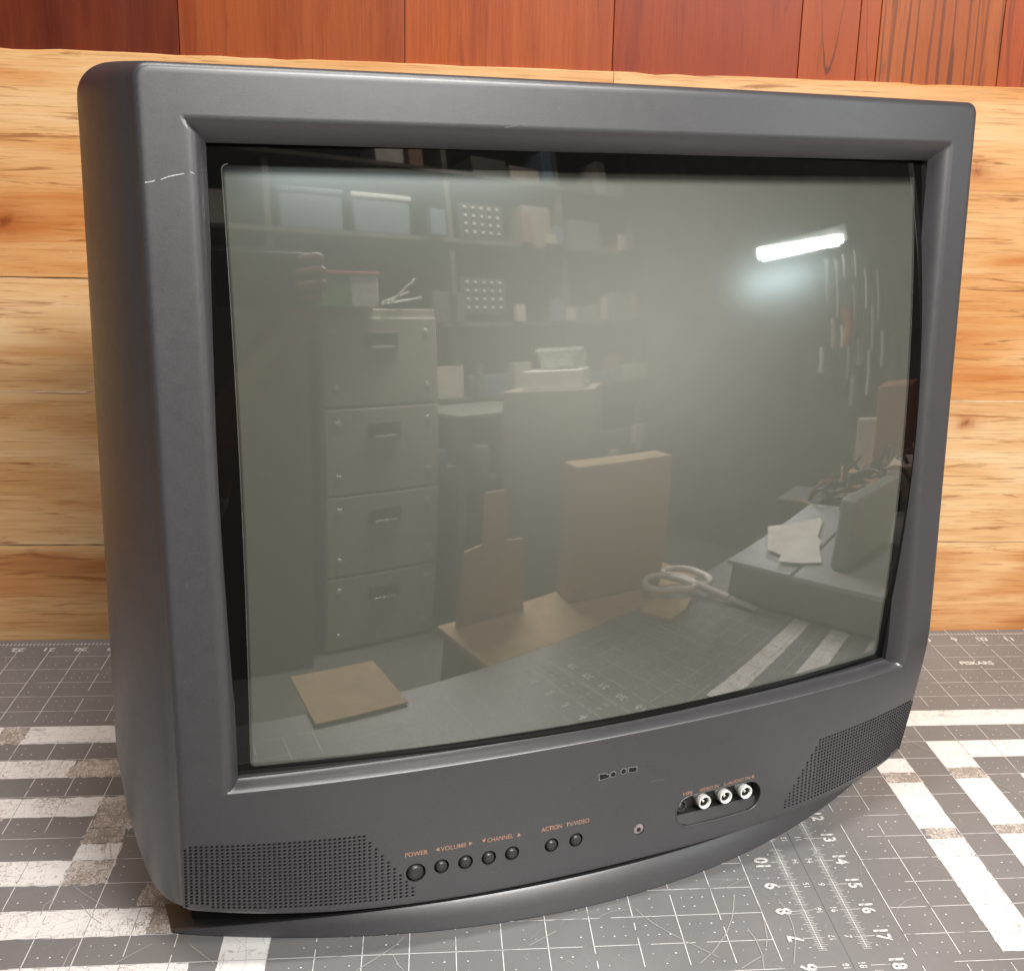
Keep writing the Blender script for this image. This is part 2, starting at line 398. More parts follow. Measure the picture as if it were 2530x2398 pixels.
for i, (x0_, x1_, cols, stp) in enumerate(CED):
    box('plank', (x0_ + .0002, 0, .470), (x1_ - .0002, .014, 1.05), ced('cedar_%d' % i, cols, 1.3 * i + .7, stp, .35, {5: (.0745, .486, .0016, [(0., .0045)]), 6: (.112, .47, .0012, [(0.0, .004)]), 8: (.246, .52, .0030, [(0., .005), (.05, .003)])}.get(i)), rw, .0005)

# =================================================================== CUTTING MATS
def in_rects(x, y, R): return any(a <= x <= b and c <= y <= d for a, b, c, d in R)
def quad(V, F, pts):
    n = len(V); V += pts; F.append(tuple(range(n, n + len(pts))))
def seg(V, F, p, q, w, z):
    p = Vector((*p, 0)); q = Vector((*q, 0)); d = q - p
    if d.length < 1e-7: return
    n = Vector((-d.y, d.x, 0)).normalized() * w / 2
    quad(V, F, [(p.x + n.x, p.y + n.y, z), (p.x - n.x, p.y - n.y, z), (q.x - n.x, q.y - n.y, z), (q.x + n.x, q.y + n.y, z)])

def build_mat(name, label, x0, x1, ox, cols, stripes, seed):
    """grid coordinates: column c -> x = c*IN + ox, row r -> y = -r*IN"""
    R = random.Random(seed)
    root = empty(name, (0, 0, 0), label=label, cat='cutting mat')
    box('mat_sheet', (x0, -.640, -.0032), (x1, .0105, 0.0), M_MAT, root, .0003)
    X = lambda c: c * IN + ox
    Y = lambda r: -r * IN
    rects = []
    for mi, (c0, c1, r0, r1) in stripes: rects.append((min(c0, c1), max(c0, c1), r0, r1))
    # stripes with ragged edges
    for kk, (mi, (c0, c1, r0, r1)) in enumerate(stripes):
        jag = {1: .010, 2: .030, 3: .07}[mi]
        V = []; F = []; P = []
        def edge(a, b, fixed, horiz):
            n = max(2, int(abs(b - a) * (9 if abs(b - a) < 5 else 5)))
            return [((X(a + (b - a) * k / n), Y(fixed + (R.random() - .5) * 2 * jag)) if horiz else (X(fixed + (R.random() - .5) * 2 * jag), Y(a + (b - a) * k / n))) for k in range(n)]
        P += edge(c0, c1, r1, True); P += edge(r1, r0, c1, False); P += edge(c1, c0, r0, True); P += edge(r0, r1, c0, False)
        quad(V, F, [(x, y, .00012 + .000006 * kk) for x, y in P])
        link('painted_stripe', mesh('stripe', V, F), (M_ST1, M_ST2, M_ST3)[mi - 1], root)
    # grid: white on grey, darker where it crosses a stripe
    V = []; F = []; mi = []
    def gline(c0, r0, c1, r1, w):
        L = math.hypot(c1 - c0, r1 - r0); n = max(1, int(L * 4))
        for k in range(n):
            a = k / n; b = (k + 1) / n
            if R.random() < .045: continue
            ca, ra, cb, rb = c0 + (c1 - c0) * a, r0 + (r1 - r0) * a, c0 + (c1 - c0) * b, r0 + (r1 - r0) * b
            dark = in_rects((ca + cb) / 2, (ra + rb) / 2, [(p + .03, q - .03, s + .03, t - .03) for p, q, s, t in rects])
            seg(V, F, (X(ca), Y(ra)), (X(cb), Y(rb)), w * (.55 if dark else 1), .00030); mi.append(1 if dark else 0)
    ca, cb = cols; sg = 1 if cb > 0 else -1
    lo, hi = min(cols), max(cols)
    for c in range(lo, hi + 1):
        if c == 0: gline(0, -.02, 0, 17.4, .00035); gline(0, 18.2, 0, 24, .00035)
        else:
            for a, b in ((-.42 if sg > 0 else .3, 2.3 if c == 9 and sg > 0 else 5.7), (2.75, 5.7) if c == 9 and sg > 0 else (0, 0), (6.9, 11.75 - .0), (12.4, 17.75), (18.1, 24)):
                if b > a: gline(c, a, c, b, .00052)
    for r in range(0, 25):
        e = sg * (.72 if r >= 12 else .9)
        if r == 0: gline(lo, 0, hi, 0, .0005); continue
        gline(sg * (1.75 if (r % 3 == 0 and sg > 0) else 1.0), r, (hi if sg > 0 else lo), r, .00048)
        gline(-sg * .12, r, sg * .32, r, .0004)
    link('printed_grid', mesh('grid', V, F, None, mi), [M_LINE, M_DLINE], root)
    # ruler ticks
    V = []; F = []
    for k in range(0, 24 * 16):
        r = k / 16.0
        if abs(r - 17.8) < .35 or abs(r - 13.25) < .15: continue
        w = .17 if k % 4 == 0 else .10
        seg(V, F, (X(-w), Y(r)), (X(w), Y(r)), .00028, .00033)
    for k in range(0, abs(hi - lo) * 8):
        c = sg * k / 8.0; seg(V, F, (X(c), Y(-.10)), (X(c), Y(.10)), .00045, .00033)
    # dots
    for c in range(lo, hi):
        for r in range(0, 24):
            if in_rects(c + .5, r + .5, rects): continue
            for a in (.25, .5, .75):
                for b in (.33, .67):
                    if R.random() < .42: continue
                    q = .00045 * (.6 + R.random() * .7); x = X(c + a); y = Y(r + b)
                    quad(V, F, [(x - q, y - q * .8, .00031), (x + q, y - q * .7, .00031), (x + q * .9, y + q * .8, .00031), (x - q, y + q, .00031)])
    link('ruler_ticks', mesh('ticks', V, F), M_LINE, root)
    return root, X, Y

# nested stripe squares (material, (col0, col1, row0, row1))
RS = [(1, (3, 33, 6.38, 7)), (2, (5.0, 33, 6.0, 6.38)), (3, (1.5, 5.0, 6.1, 6.38)), (1, (3, 4, 9.0, 9.8)), (3, (3, 4, 9.8, 10.35)), (1, (3, 4, 10.35, 12.7)), (3, (3.15, 4, 12.7, 13.2)), (2, (3, 4, 13.2, 17.7)), (2, (4, 33, 16.75, 17.7)),
      (1, (5, 31, 8, 9)), (1, (5, 6, 9, 9.6)), (3, (5, 6, 9.6, 10.2)), (1, (5, 6, 10.2, 12.6)), (3, (5, 6, 12.6, 13.05)), (1, (5, 6, 13.05, 15.5)), (1, (6, 31, 14.5, 15.5)),
      (1, (7, 29, 10, 11)), (1, (7, 8, 11, 13.3)), (1, (8, 29, 12.3, 13.3))]
matR, XR, YR = build_mat('cutting_mat', 'grey gridded cutting mat with white stripes, right of the seam in front of the television', -.0128, .93, 0.0, (0, 24), RS, 5)
LS = [(1, (-20, -14, 6, 7.05)), (3, (-20.72, -20, 6, 7.05)), (1, (-33, -20.72, 6, 7.05)),
      (2, (-33, -18.2, 8.03, 9)), (3, (-18.2, -14, 8.05, 9)),
      (2, (-33, -17.0, 10.05, 11)), (3, (-17.0, -15.9, 10.05, 11.6)), (3, (-17, -16.05, 11.6, 12.3)), (2, (-17.0, -16.0, 12.3, 13.0)), (3, (-20.1, -19.2, 11, 11.6)),
      (2, (-33, -17.0, 13, 14.03)), (3, (-17.0, -16.0, 13.0, 14.03)),
      (2, (-33, -14.7, 15, 16.0)), (3, (-14.7, -13.9, 14.7, 16.0)), (2, (-33, -13.6, 17, 18)), (1, (-13, -12, 14, 18)), (3, (-15.1, -13.9, 14.0, 14.9))]
matL, XL, YL = build_mat('cutting_mat', 'grey cutting mat with badly worn white stripes, left of the seam under the television', -.95, -.0129, -.02571, (0, -24), LS, 9)

def mat_text(s, x, y, size, root, rot=0.0, bold=.0004, name='numeral', mat_=None, sx=1.0):
    me = text_mesh(s, size, bold, 0.0, 1.0, sx)
    xs = [v.co.x for v in me.vertices]; ys = [v.co.y for v in me.vertices]
    cx, cy = (min(xs) + max(xs)) / 2, (min(ys) + max(ys)) / 2
    for v in me.vertices: v.co.x -= cx; v.co.y -= cy
    return link(name, me, mat_ or M_NUM, root, (x, y, .00040), (0, 0, rot))
for n in range(1, 24):
    mat_text(str(n), XR(n + (.02 if n < 10 else .05)), YR(.47), .0118, matR)
for r in range(1, 24):
    mat_text(str(r), XR(.50), YR(r), .0115, matR, -PI / 2)
    mat_text(str(24 - r), -.0381, YR(r), .0125, matL, PI / 2)
    mat_text(str(24 - r) if r % 2 else str(r), XR(-.30), YR(r), .0058, matR, -PI / 2, .00012)
    mat_text(str(r), -.0170, YR(r), .0052, matL, PI / 2, .00012)
for n in range(1, 24):
    mat_text(str(n), XL(-n) - .0005, YL(.45), .0105, matL, PI)
mat_text('FISKARS', XR(8.97), YR(2.50), .0092, matR, 0, .00035, 'printed_word', M_LOGO, .92)
# long cuts and scratches seen on the mats
CUTS = [[(-0.0967, -0.4499), (-0.0875, -0.4408), (-0.0767, -0.4252), (-0.0703, -0.4119), (-0.0668, -0.4013), (-0.0631, -0.3878)],
[(-0.0634, -0.4209), (-0.0611, -0.4309), (-0.0607, -0.4447), (-0.0632, -0.4583)],
[(-0.0386, -0.3945), (-0.0359, -0.4048), (-0.0363, -0.4189), (-0.0381, -0.4315), (-0.0454, -0.4539)],
[(-0.0507, -0.398), (-0.0519, -0.4147), (-0.0543, -0.4305), (-0.0568, -0.4381)],
[(-0.0347, -0.4095), (-0.0294, -0.409), (-0.0206, -0.4057), (-0.0145, -0.4027)],
[(-0.075, -0.4556), (-0.0679, -0.4502), (-0.0598, -0.4451)],
[(-0.1244, -0.3995), (-0.116, -0.4136), (-0.1038, -0.4275), (-0.0851, -0.4458)],
[(-0.1885, -0.4287), (-0.1782, -0.4211), (-0.1726, -0.4168)],
[(-0.2823, -0.4445), (-0.2699, -0.4326), (-0.2615, -0.4235), (-0.2576, -0.4172)],
[(-0.2633, -0.4319), (-0.2597, -0.4415), (-0.257, -0.4458)],
[(-0.441, -0.3759), (-0.4326, -0.3879), (-0.4248, -0.3952)],
[(-0.4586, -0.3455), (-0.4451, -0.3625), (-0.4249, -0.3809)],
[(-0.4361, -0.4317), (-0.4358, -0.4183), (-0.4326, -0.4111)],
[(-0.4099, -0.4308), (-0.4038, -0.4245), (-0.3937, -0.4146)],
[(-0.373, -0.4169), (-0.3658, -0.4248), (-0.3572, -0.4346)],
[(-0.4583, -0.3568), (-0.4581, -0.3701), (-0.4612, -0.3758), (-0.4606, -0.3851)],
[(0.1799, -0.1021), (0.1941, -0.111), (0.2148, -0.1233), (0.2363, -0.137)],
[(0.18, -0.1796), (0.1916, -0.1909), (0.2007, -0.2012)],
[(0.1131, -0.1988), (0.1194, -0.2087), (0.1257, -0.2184)],
[(0.1537, -0.2668), (0.1598, -0.276), (0.1656, -0.2866)]]
for root, xa, xb, seed, inR in ((matL, -.62, -.016, 11, False), (matR, -.010, .34, 12, True)):
    R = random.Random(seed); V = []; F = []
    for c in CUTS:
        if (c[0][0] > -.012) != inR: continue
        for p, q in zip(c[:-1], c[1:]): seg(V, F, p, q, .00055, .00038)
    for k in range(950 if not inR else 420):
        x = xa + (xb - xa) * R.random(); y = -.62 * R.random() ** .8; a = R.choice((.95, .8, -.7, 1.9, R.uniform(0, PI)));
        a += R.gauss(0, .2); L = .003 + .03 * R.random() ** 3; w = .00008 + .00022 * R.random() ** 3; cv = R.gauss(0, .25)
        p = (x, y)
        for j in range(3):
            q = (p[0] + math.cos(a) * L / 3, p[1] + math.sin(a) * L / 3); a += cv
            if xa - .0 < q[0] < xb: seg(V, F, p, q, w, .00037)
            p = q
    link('cut_marks', mesh('cuts', V, F), M_SCR, root)['kind'] = 'stuff'

# =================================================================== TELEVISION
YAW = 0.334739
tv = empty('television', (-.145839, -.37372, 0), YAW, label='charcoal grey tube television with curved glass screen on an arc-shaped base', cat='television')
HW = .2355; ZT = .45685; OW = .20507; OZ0, OZ1 = .11329, .42352
CZ = .26841
def yf(u, z):
    t = min(1.5, max(0, (.13 - z) / .075))
    return -.0181 * (1 - (u / .235) ** 2) + .0398 * (z - .25) + .0155 * t ** 1.2 * abs(u / .235) ** 4
def zbot(u): return .0293 + .008 * min(1, abs(u / .235)) ** 2.5

# perimeter parameterisation: list of (side, t) going counter-clockwise seen from the front
NS, NT = 46, 60
def per():
    out = []
    for k in range(NT): out.append(('T', k / NT))          # left -> right
    for k in range(NS): out.append(('R', k / NS))          # top -> bottom
    for k in range(NT): out.append(('B', k / NT))          # right -> left
    for k in range(NS): out.append(('L', k / NS))          # bottom -> top
    return [(s, .16 * t + .84 * (.5 - .5 * math.cos(PI * t))) for s, t in out]
PER = per()
def rect_pt(s, t, hw, z0, z1):
    if s == 'T': return (-hw + 2 * hw * t, z1)
    if s == 'R': return (hw, z1 + (z0 - z1) * t)
    if s == 'B': return (hw - 2 * hw * t, z0)
    return (-hw, z0 + (z1 - z0) * t)
def outer_pt(s, t, hw, zt, rad_t, rad_b, zoff=0.0):
    # rounded outline: even spacing along each side, corners pulled in
    def warp(t): return t
    if s in 'TB':
        u = -hw + 2 * hw * t if s == 'T' else hw - 2 * hw * t
        z = zt if s == 'T' else zbot(u) + zoff
    else:
        zb = zbot(hw) + zoff
        u = hw if s == 'R' else -hw
        z = zt + (zb - zt) * t if s == 'R' else zb + (zt - zb) * t
    # round corner
    for cz, rad, sg in ((zt, rad_t, 1), (zbot(hw) + zoff, rad_b, -1)):
        du = abs(u) - (hw - rad); dz = (z - (cz - sg * rad)) * sg
        if du > 0 and dz > 0:
            m = max(du, dz); d = math.hypot(du, dz)
            k = m / d
            u = math.copysign(hw - rad + du * k, u); z = cz - sg * rad + sg * dz * k
    return (u, z)

rings = []      # each ring: list of (u, y, z)
NP = len(PER)
def ring(f): rings.append([f(s, t) for s, t in PER])
# cavity back -> opening edge
for dep in (.034, .012):
    ring(lambda s, t, dep=dep: (lambda p: (p[0], yf(*p) + .0086 + dep, p[1]))(rect_pt(s, t, OW - .0004 * (dep > .02), OZ0, OZ1)))
# small inner lip
ring(lambda s, t: (lambda p: (p[0], yf(*p) + .0094, p[1]))(rect_pt(s, t, OW, OZ0, OZ1)))
ring(lambda s, t: (lambda p: (p[0], yf(*p) + .0086, p[1]))(rect_pt(s, t, OW + .0006, OZ0 - .0006, OZ1 + .0006)))
CH = .0088
for a in (.18, .36, .54, .70, .84, .95, 1.05, 1.2):
    ex = {'T': 1.35, 'R': 1.8, 'L': 3.0, 'B': 2.6}
    d = max(0, 1 - a / 1.2)
    w = .0006 + (CH - .0006) * a * (1.0)
    ring(lambda s, t, d=d, w=w: (lambda p: (p[0], yf(*p) + .0086 * d ** ex[s], p[1]))(rect_pt(s, t, OW + w, OZ0 - .0006 - (w - .0006) * .34, OZ1 + w)))
FIL = .0030
inner = [rect_pt(s, t, OW + CH * 1.2, OZ0 - CH * .42, OZ1 + CH * 1.2) for s, t in PER]
outer = [outer_pt(s, t, HW - FIL, ZT - FIL, .004, .003, FIL * .8) for s, t in PER]
for k in range(1, 13):
    a = k / 12
    rings.append([((1 - a) * p[0] + a * q[0], 0, (1 - a) * p[1] + a * q[1]) for p, q in zip(inner, outer)])
    rings[-1] = [(u, yf(u, z), z) for u, _, z in rings[-1]]
# outer fillet
for k in range(1, 6):
    a = k / 5 * PI / 2
    o = [outer_pt(s, t, HW - FIL + FIL * math.sin(a), ZT - FIL + FIL * math.sin(a), .004 + FIL * math.sin(a), .003 + FIL * math.sin(a), FIL * .8 * (1 - math.sin(a))) for s, t in PER]
    rings.append([(u, yf(u, z) + FIL * (1 - math.cos(a)), z) for u, z in o])
# side flare
base_ring = rings[-1][:]
def back(i, a):
    s, t = PER[i]; u, y, z = base_ring[i]
    D = .066
    zz = min(1, max(0, (z - .037) / .085))
    prof = .13 + .87 * math.sqrt(max(0, 1 - (1 - zz) ** 2))
    fl = (.0212 - .0045 * min(1, max(0, (z - .12) / .31))) * (1 - .25 * (1 - prof))
    if s == 'B': prof = .13 + .5 * min(1, max(0, 1 - abs(u) / HW) * 4)
    if s in 'LR':
        du = math.copysign(fl, u) * min(1, (1 - a) * 0 + math.sin(a * PI / 2) ** .8)
    else:
        du = u / HW * fl * math.sin(a * PI / 2) ** .8
    zz2 = z
    if s in 'TLR' and z > ZT - .03:
        # larger corner radius toward the back
        r = .004 + FIL + .009 * a; hw = HW + fl * math.sin(a * PI / 2) ** .8
        uu, zc_ = outer_pt(s, t, hw, ZT + .0005 * a, r, .01)
        return (uu, y + D * prof * a, zc_)
    dz = 0.0
    if s == 'B': dz = .006 * a
    elif z < .10: dz = -.004 * a * (1 - prof) + .003 * a
    return (u + du * (.30 + .70 * prof if s in 'LR' else .39), y + D * prof * a, z + dz)
for a in (.06, .15, .3, .5, .7, .85, .94, 1.0):
    rings.append([back(i, a) for i in range(NP)])
# return inwards at the back, closing the ring
last = rings[-1][:]
rings.append([(p[0] * .975, p[1] + .004, CZ + (p[2] - CZ) * .975) for p in last])
rings.append([(p[0] * .93, max(p[1] + .006, rings[0][i][1] + .004), CZ + (p[2] - CZ) * .93) for i, p in enumerate(last)])
V = [p for r in rings for p in r]; F = []
NR = len(rings)
for r in range(NR):
    for i in range(NP):
        j = (i + 1) % NP; r2 = (r + 1) % NR
        F.append((r * NP + i, r * NP + j, r2 * NP + j, r2 * NP + i))
bez_me = mesh('bezel', V, F)
bm = bmesh.new(); bm.from_mesh(bez_me); bmesh.ops.recalc_face_normals(bm, faces=bm.faces); bm.to_mesh(bez_me); bm.free()

# ---- cutters
cutV = []; cutF = []
def prism(poly, d0, d1):
    """poly: (u, z) list, from d0 in front of the face to d1 behind it"""
    n = len(cutV); m = len(poly)
    for u, z in poly: cutV.append((u, yf(u, z) - d0, z))
    for u, z in poly: cutV.append((u, yf(u, z) + d1, z))
    cutF.append(tuple(n + i for i in range(m))); cutF.append(tuple(n + m + i for i in reversed(range(m))))
    for i in range(m):
        j = (i + 1) % m; cutF.append((n + j, n + i, n + m + i, n + m + j))
def circ(cu, cz, r, n=24): return [(cu + r * math.cos(2 * PI * k / n), cz + r * math.sin(2 * PI * k / n)) for k in range(n)]
BTN = [(-.1181, .0505, .0048)] + [(x, .0517, .0036) for x in (-.1041, -.0908, -.0776, -.0642, -.0408, -.0259)]
for u, z, r in BTN: prism(circ(u, z, r + .0006), .004, .0045)
prism(circ(.0143, .0492, .0035), .004, .0022)
JC = (.04845, .0532, .0900, .0526, .0096)     # stadium: left centre, right centre, radius
def stadium(grow=0.0, n=12):
    lu, lz, ru, rz, r = JC; r += grow; P = []
    for k in range(n + 1):
        a = -PI / 2 + PI * k / n; P.append((ru + r * math.cos(a), rz + r * math.sin(a)))
    for k in range(n + 1):
        a = PI / 2 + PI * k / n; P.append((lu + r * math.cos(a), lz + r * math.sin(a)))
    return P
prism(stadium(), .004, .013)
# badge: four dark pieces
BADGE = [(-.0092, .0874, .0031, .0015), (-.0035, .0874, .0015, .0016), (.0031, .0877, .0014, .0015), (.0088, .0880, .0024, .0017)]

# ---- speaker grilles
PU, PZ = .00250, .00215
def s_off(u): return .0055 * (u / .235) ** 2
def grille_cols(sg):
    C = []
    for i in range(36): C.append((-.2327 + i * PU, PU, 1 if i == 0 else 0))
    u = -.2327 + 35 * PU + PU / 2
    for i in range(8):
        u += .0016; C.append((u, .0032, 2 + 2 * i)); u += .0016
    out = []
    for (u, w, k0) in C:
        top = .0742 + s_off(u) - k0 * PZ; z = top; zs = []
        while z > zbot(u) + .0042 - (0 if u > -.231 else .001): zs.append(z); z -= PZ
        if zs: out.append((u * (1 if sg < 0 else -1), w, zs))
    return out
def grille(sg):
    C = grille_cols(sg)
    C.sort(key=lambda c: c[0])
    top = []; bot = []
    for u, w, zs in C:
        top += [(u - w / 2, zs[0] + PZ / 2), (u + w / 2, zs[0] + PZ / 2)]
        bot += [(u - w / 2, zs[-1] - PZ / 2), (u + w / 2, zs[-1] - PZ / 2)]
    prism(bot + top[::-1], .004, .0042)
    V = []; F = []
    hr = .00082
    for u, w, zs in C:
        for z in zs:
            n = len(V)
            sq = [(w / 2, 0), (w / 2, PZ / 2), (0, PZ / 2), (-w / 2, PZ / 2), (-w / 2, 0), (-w / 2, -PZ / 2), (0, -PZ / 2), (w / 2, -PZ / 2)]
            for a, b in sq: V.append((u + a, yf(u + a, z + b) + .00002, z + b))
            for k in range(8):
                a = k * PI / 4; V.append((u + hr * math.cos(a), yf(u, z) + .00010, z + hr * .93 * math.sin(a)))
            for k in range(8):
                a = k * PI / 4; V.append((u + hr * .85 * math.cos(a), yf(u, z) + .0016, z + hr * .8 * math.sin(a)))
            for k in range(8):
                j = (k + 1) % 8; F.append((n + k, n + j, n + 8 + j, n + 8 + k)); F.append((n + 8 + k, n + 8 + j, n + 16 + j, n + 16 + k))
    me = mesh('grille', V, F); b = bmesh.new(); b.from_mesh(me); bmesh.ops.remove_doubles(b, verts=b.verts, dist=1e-6)
    bmesh.ops.recalc_face_normals(b, faces=b.faces); b.to_mesh(me); b.free()
    g = link('speaker_grille', me, M_TV, tv)
    P = bot + top[::-1]; n = len(P)
    link('speaker_cloth', mesh('cloth', [(u, yf(u, z) + .0034, z) for u, z in P], [tuple(range(n))]), M_HOLE, g)
grille(-1); grille(1)

co = link('cut', mesh('cut', cutV, cutF), M_BLACK); bo = link('bez', bez_me, M_TV)
bm = bmesh.new(); bm.from_mesh(co.data); bmesh.ops.recalc_face_normals(bm, faces=bm.faces); bm.to_mesh(co.data); bm.free()
md = bo.modifiers.new('b', 'BOOLEAN'); md.operation = 'DIFFERENCE'; md.solver = 'EXACT'; md.use_self = True; md.object = co
dg = bpy.context.evaluated_depsgraph_get(); dg.update()
nb = bpy.data.meshes.new_from_object(bo.evaluated_get(dg)); bpy.data.objects.remove(bo); bpy.data.objects.remove(co)
nb.materials.clear(); smooth(nb, 34)
bezel = link('bezel', nb, M_TV, tv)
print('bezel verts', len(nb.vertices))

# ---- glass
GR, G0, GT = 1.08, -.0195, .0412
GW, GZ0, GZ1 = .1980, .1181, .4142
def gy(u, z): return G0 + GT * (z - CZ) + (u * u + (z - CZ) ** 2) / (2 * GR)
def patch(u0, u1, z0, z1, nu, nz, f, off=0.0):
    V = [(u0 + (u1 - u0) * i / nu, f(u0 + (u1 - u0) * i / nu, z0 + (z1 - z0) * j / nz) + off, z0 + (z1 - z0) * j / nz) for j in range(nz + 1) for i in range(nu + 1)]
    F = [(j * (nu + 1) + i, j * (nu + 1) + i + 1, (j + 1) * (nu + 1) + i + 1, (j + 1) * (nu + 1) + i) for j in range(nz) for i in range(nu)]
    return V, F
# one continuous curved glass: picture area (phosphor) and black border as two parts sharing curvature
def gring(hw, z0, z1, rad, n=28):
    P = []
    for (cu, cz, a0) in ((hw - rad, z1 - rad, 0), (-hw + rad, z1 - rad, PI / 2), (-hw + rad, z0 + rad, PI), (hw - rad, z0 + rad, 3 * PI / 2)):
        for k in range(9):
            a = a0 + PI / 2 * k / 8; P.append((cu + rad * math.cos(a), cz + rad * math.sin(a)))
    Q = []
    for i in range(len(P)):
        a, b = P[i], P[(i + 1) % len(P)]
        L = math.hypot(b[0] - a[0], b[1] - a[1]); m = n if L > .05 else 1
        for k in range(m): Q.append((a[0] + (b[0] - a[0]) * k / m, a[1] + (b[1] - a[1]) * k / m))
    return Q
glass = None
pic = gring(GW, GZ0, GZ1, .0028)
V = []; F = []; n = len(pic); steps = 26
for k in range(steps):
    a = 1 - k / steps
    V += [(u * a, gy(u * a, CZ + (z - CZ) * a), CZ + (z - CZ) * a) for u, z in pic]
V.append((0, gy(0, CZ), CZ))
for k in range(steps - 1):
    for i in range(n):
        j = (i + 1) % n; F.append((k * n + i, k * n + j, (k + 1) * n + j, (k + 1) * n + i))
for i in range(n): F.append(((steps - 1) * n + i, (steps - 1) * n + (i + 1) % n, len(V) - 1))
def flip_front(me):
    b = bmesh.new(); b.from_mesh(me); bmesh.ops.recalc_face_normals(b, faces=b.faces)
    b.faces.ensure_lookup_table()
    if b.faces[len(b.faces) // 2].normal.y > 0: bmesh.ops.reverse_faces(b, faces=b.faces)
    b.to_mesh(me); b.free()
    for p in me.polygons: p.use_smooth = True
me = mesh('screen', V, F); flip_front(me)
# analytic normals so both pieces reflect as one sphere
def set_normals(me):
    ns = []
    for v in me.vertices:
        u, y, z = v.co; ns.append(Vector((u / GR, -1, GT + (z - CZ) / GR)).normalized())
    me.normals_split_custom_set_from_vertices([tuple(x) for x in ns])
set_normals(me)
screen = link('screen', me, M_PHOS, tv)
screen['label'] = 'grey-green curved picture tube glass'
out_r = gring(OW + .006, OZ0 - .006, OZ1 + .006, .010)
V = []; F = []
for k in range(5):
    a = k / 4
    V += [((1 - a) * p[0] + a * q[0], gy((1 - a) * p[0] + a * q[0], (1 - a) * p[1] + a * q[1]) , (1 - a) * p[1] + a * q[1]) for p, q in zip(pic, out_r)]
for k in range(4):
    for i in range(n):
        j = (i + 1) % n; F.append((k * n + i, k * n + j, (k + 1) * n + j, (k + 1) * n + i))
me = mesh('border', V, F); flip_front(me); set_normals(me)
link('glass_border', me, M_BORD, screen)
# glint painted as a thin grey line on the tube face edge along left and bottom of the picture
V = []; F = []
gl_r = gring(GW + .0004, GZ0 - .0004, GZ1 + .0004, .0030)
for p, q in zip(pic, gl_r):
    V.append((p[0], gy(*p) - .0001, p[1])); V.append((q[0], gy(*q) - .0001, q[1]))
F = [(2 * i, 2 * i + 1, 2 * ((i + 1) % n) + 1, 2 * ((i + 1) % n)) for i in range(n) if pic[i][0] < -.19 or pic[i][1] < .122 or pic[i][0] > .197]
link('picture_edge_line', mesh('edge', V, F), plain('grey_glass_line', (.07, .075, .065), .6, 0, .3, 200, .2), screen)
# dark gasket behind the opening
gas_o = gring(OW + .004, OZ0 - .004, OZ1 + .004, .006); gas_i = gring(OW - .0008, OZ0 + .0008, OZ1 - .0008, .006)
V = []; F = []
for p, q in zip(gas_o, gas_i):
    V.append((p[0], gy(*p) + .010, p[1])); V.append((q[0], min(gy(*q) + .003, gy(*q) + .003), q[1])); V.append((q[0], gy(*q) + .012, q[1]))
for i in range(n):
    j = (i + 1) % n
    F += [(3 * i, 3 * j, 3 * j + 1, 3 * i + 1), (3 * i + 1, 3 * j + 1, 3 * j + 2, 3 * i + 2)]
link('gasket', mesh('gasket', V, F), M_BLACK, tv)

# ---- buttons, sensor, badge, jacks
def dome(name, u, z, r, d0, h, m, parent=tv, n=24):
    V = []; F = []; prof = [(1.0, d0 + .004), (1.0, d0), (.95, d0 - h * .45), (.8, d0 - h * .8), (.55, d0 - h * .96), (.25, d0 - h)]
    y0 = yf(u, z)
    for pr, d in prof:
        for k in range(n): a = 2 * PI * k / n; V.append((u + r * pr * math.cos(a), y0 + d, z + r * pr * math.sin(a)))
    V.append((u, y0 + d0 - h, z)); R_ = len(prof)
    for j in range(R_ - 1):
        for k in range(n): F.append((j * n + k, j * n + (k + 1) % n, (j + 1) * n + (k + 1) % n, (j + 1) * n + k))
    for k in range(n): F.append(((R_ - 1) * n + k, (R_ - 1) * n + (k + 1) % n, len(V) - 1))
    me = mesh(name, V, F); b = bmesh.new(); b.from_mesh(me); bmesh.ops.recalc_face_normals(b, faces=b.faces); b.to_mesh(me); b.free(); smooth(me, 50)
    return link(name, me, m, parent)
for i, (u, z, r) in enumerate(BTN):
    o = dome('button', u, z, r - .0003, .0007, .0019, M_BTN)
    if i == 0: o['label'] = 'larger round power button'
rs_ = dome('remote_sensor', .0143, .0492, .0032, .0008, .0003, M_SENS)
dome('sensor_rim', .0143, .0492, .0035, .0012, .0001, M_PALE, rs_)
dome('sensor_eye', .0143, .0489, .0014, .0004, .0002, M_JACK, rs_)
for k in range(4):
    a = .6 + k * PI / 2; pass
BP = [[(-.0123, .0892), (-.0078, .0886), (-.0074, .0879), (-.0062, .0879), (-.0062, .0862), (-.0119, .0856)],
      circ(-.0036, .0875, .0015, 14), circ(.0030, .0880, .0015, 14), [(.0064, .0894), (.0113, .0890), (.0113, .0866), (.0097, .0863), (.0064, .0868)]]
bd = empty('badge', (0, 0, 0)); bd.parent = tv
bd['label'] = 'small dark badge remnants below the screen'
for P in BP:
    cu = sum(p[0] for p in P) / len(P); cz = sum(p[1] for p in P) / len(P)
    V = [(u, yf(u, z) - .00025, z) for u, z in P] + [(cu + (u - cu) * 1.10 + math.copysign(.0002, u - cu), yf(u, z) - .0001, cz + (z - cz) * 1.12 + math.copysign(.00022, z - cz)) for u, z in P]
    m = len(P)
    link('badge_mark', mesh('mark', V[:m], [tuple(range(m))]), M_HOLE, bd)
    link('badge_rim', mesh('rim', V[m:], [tuple(range(m))]), plain('badge_rim', (.20, .20, .20), .4), bd)
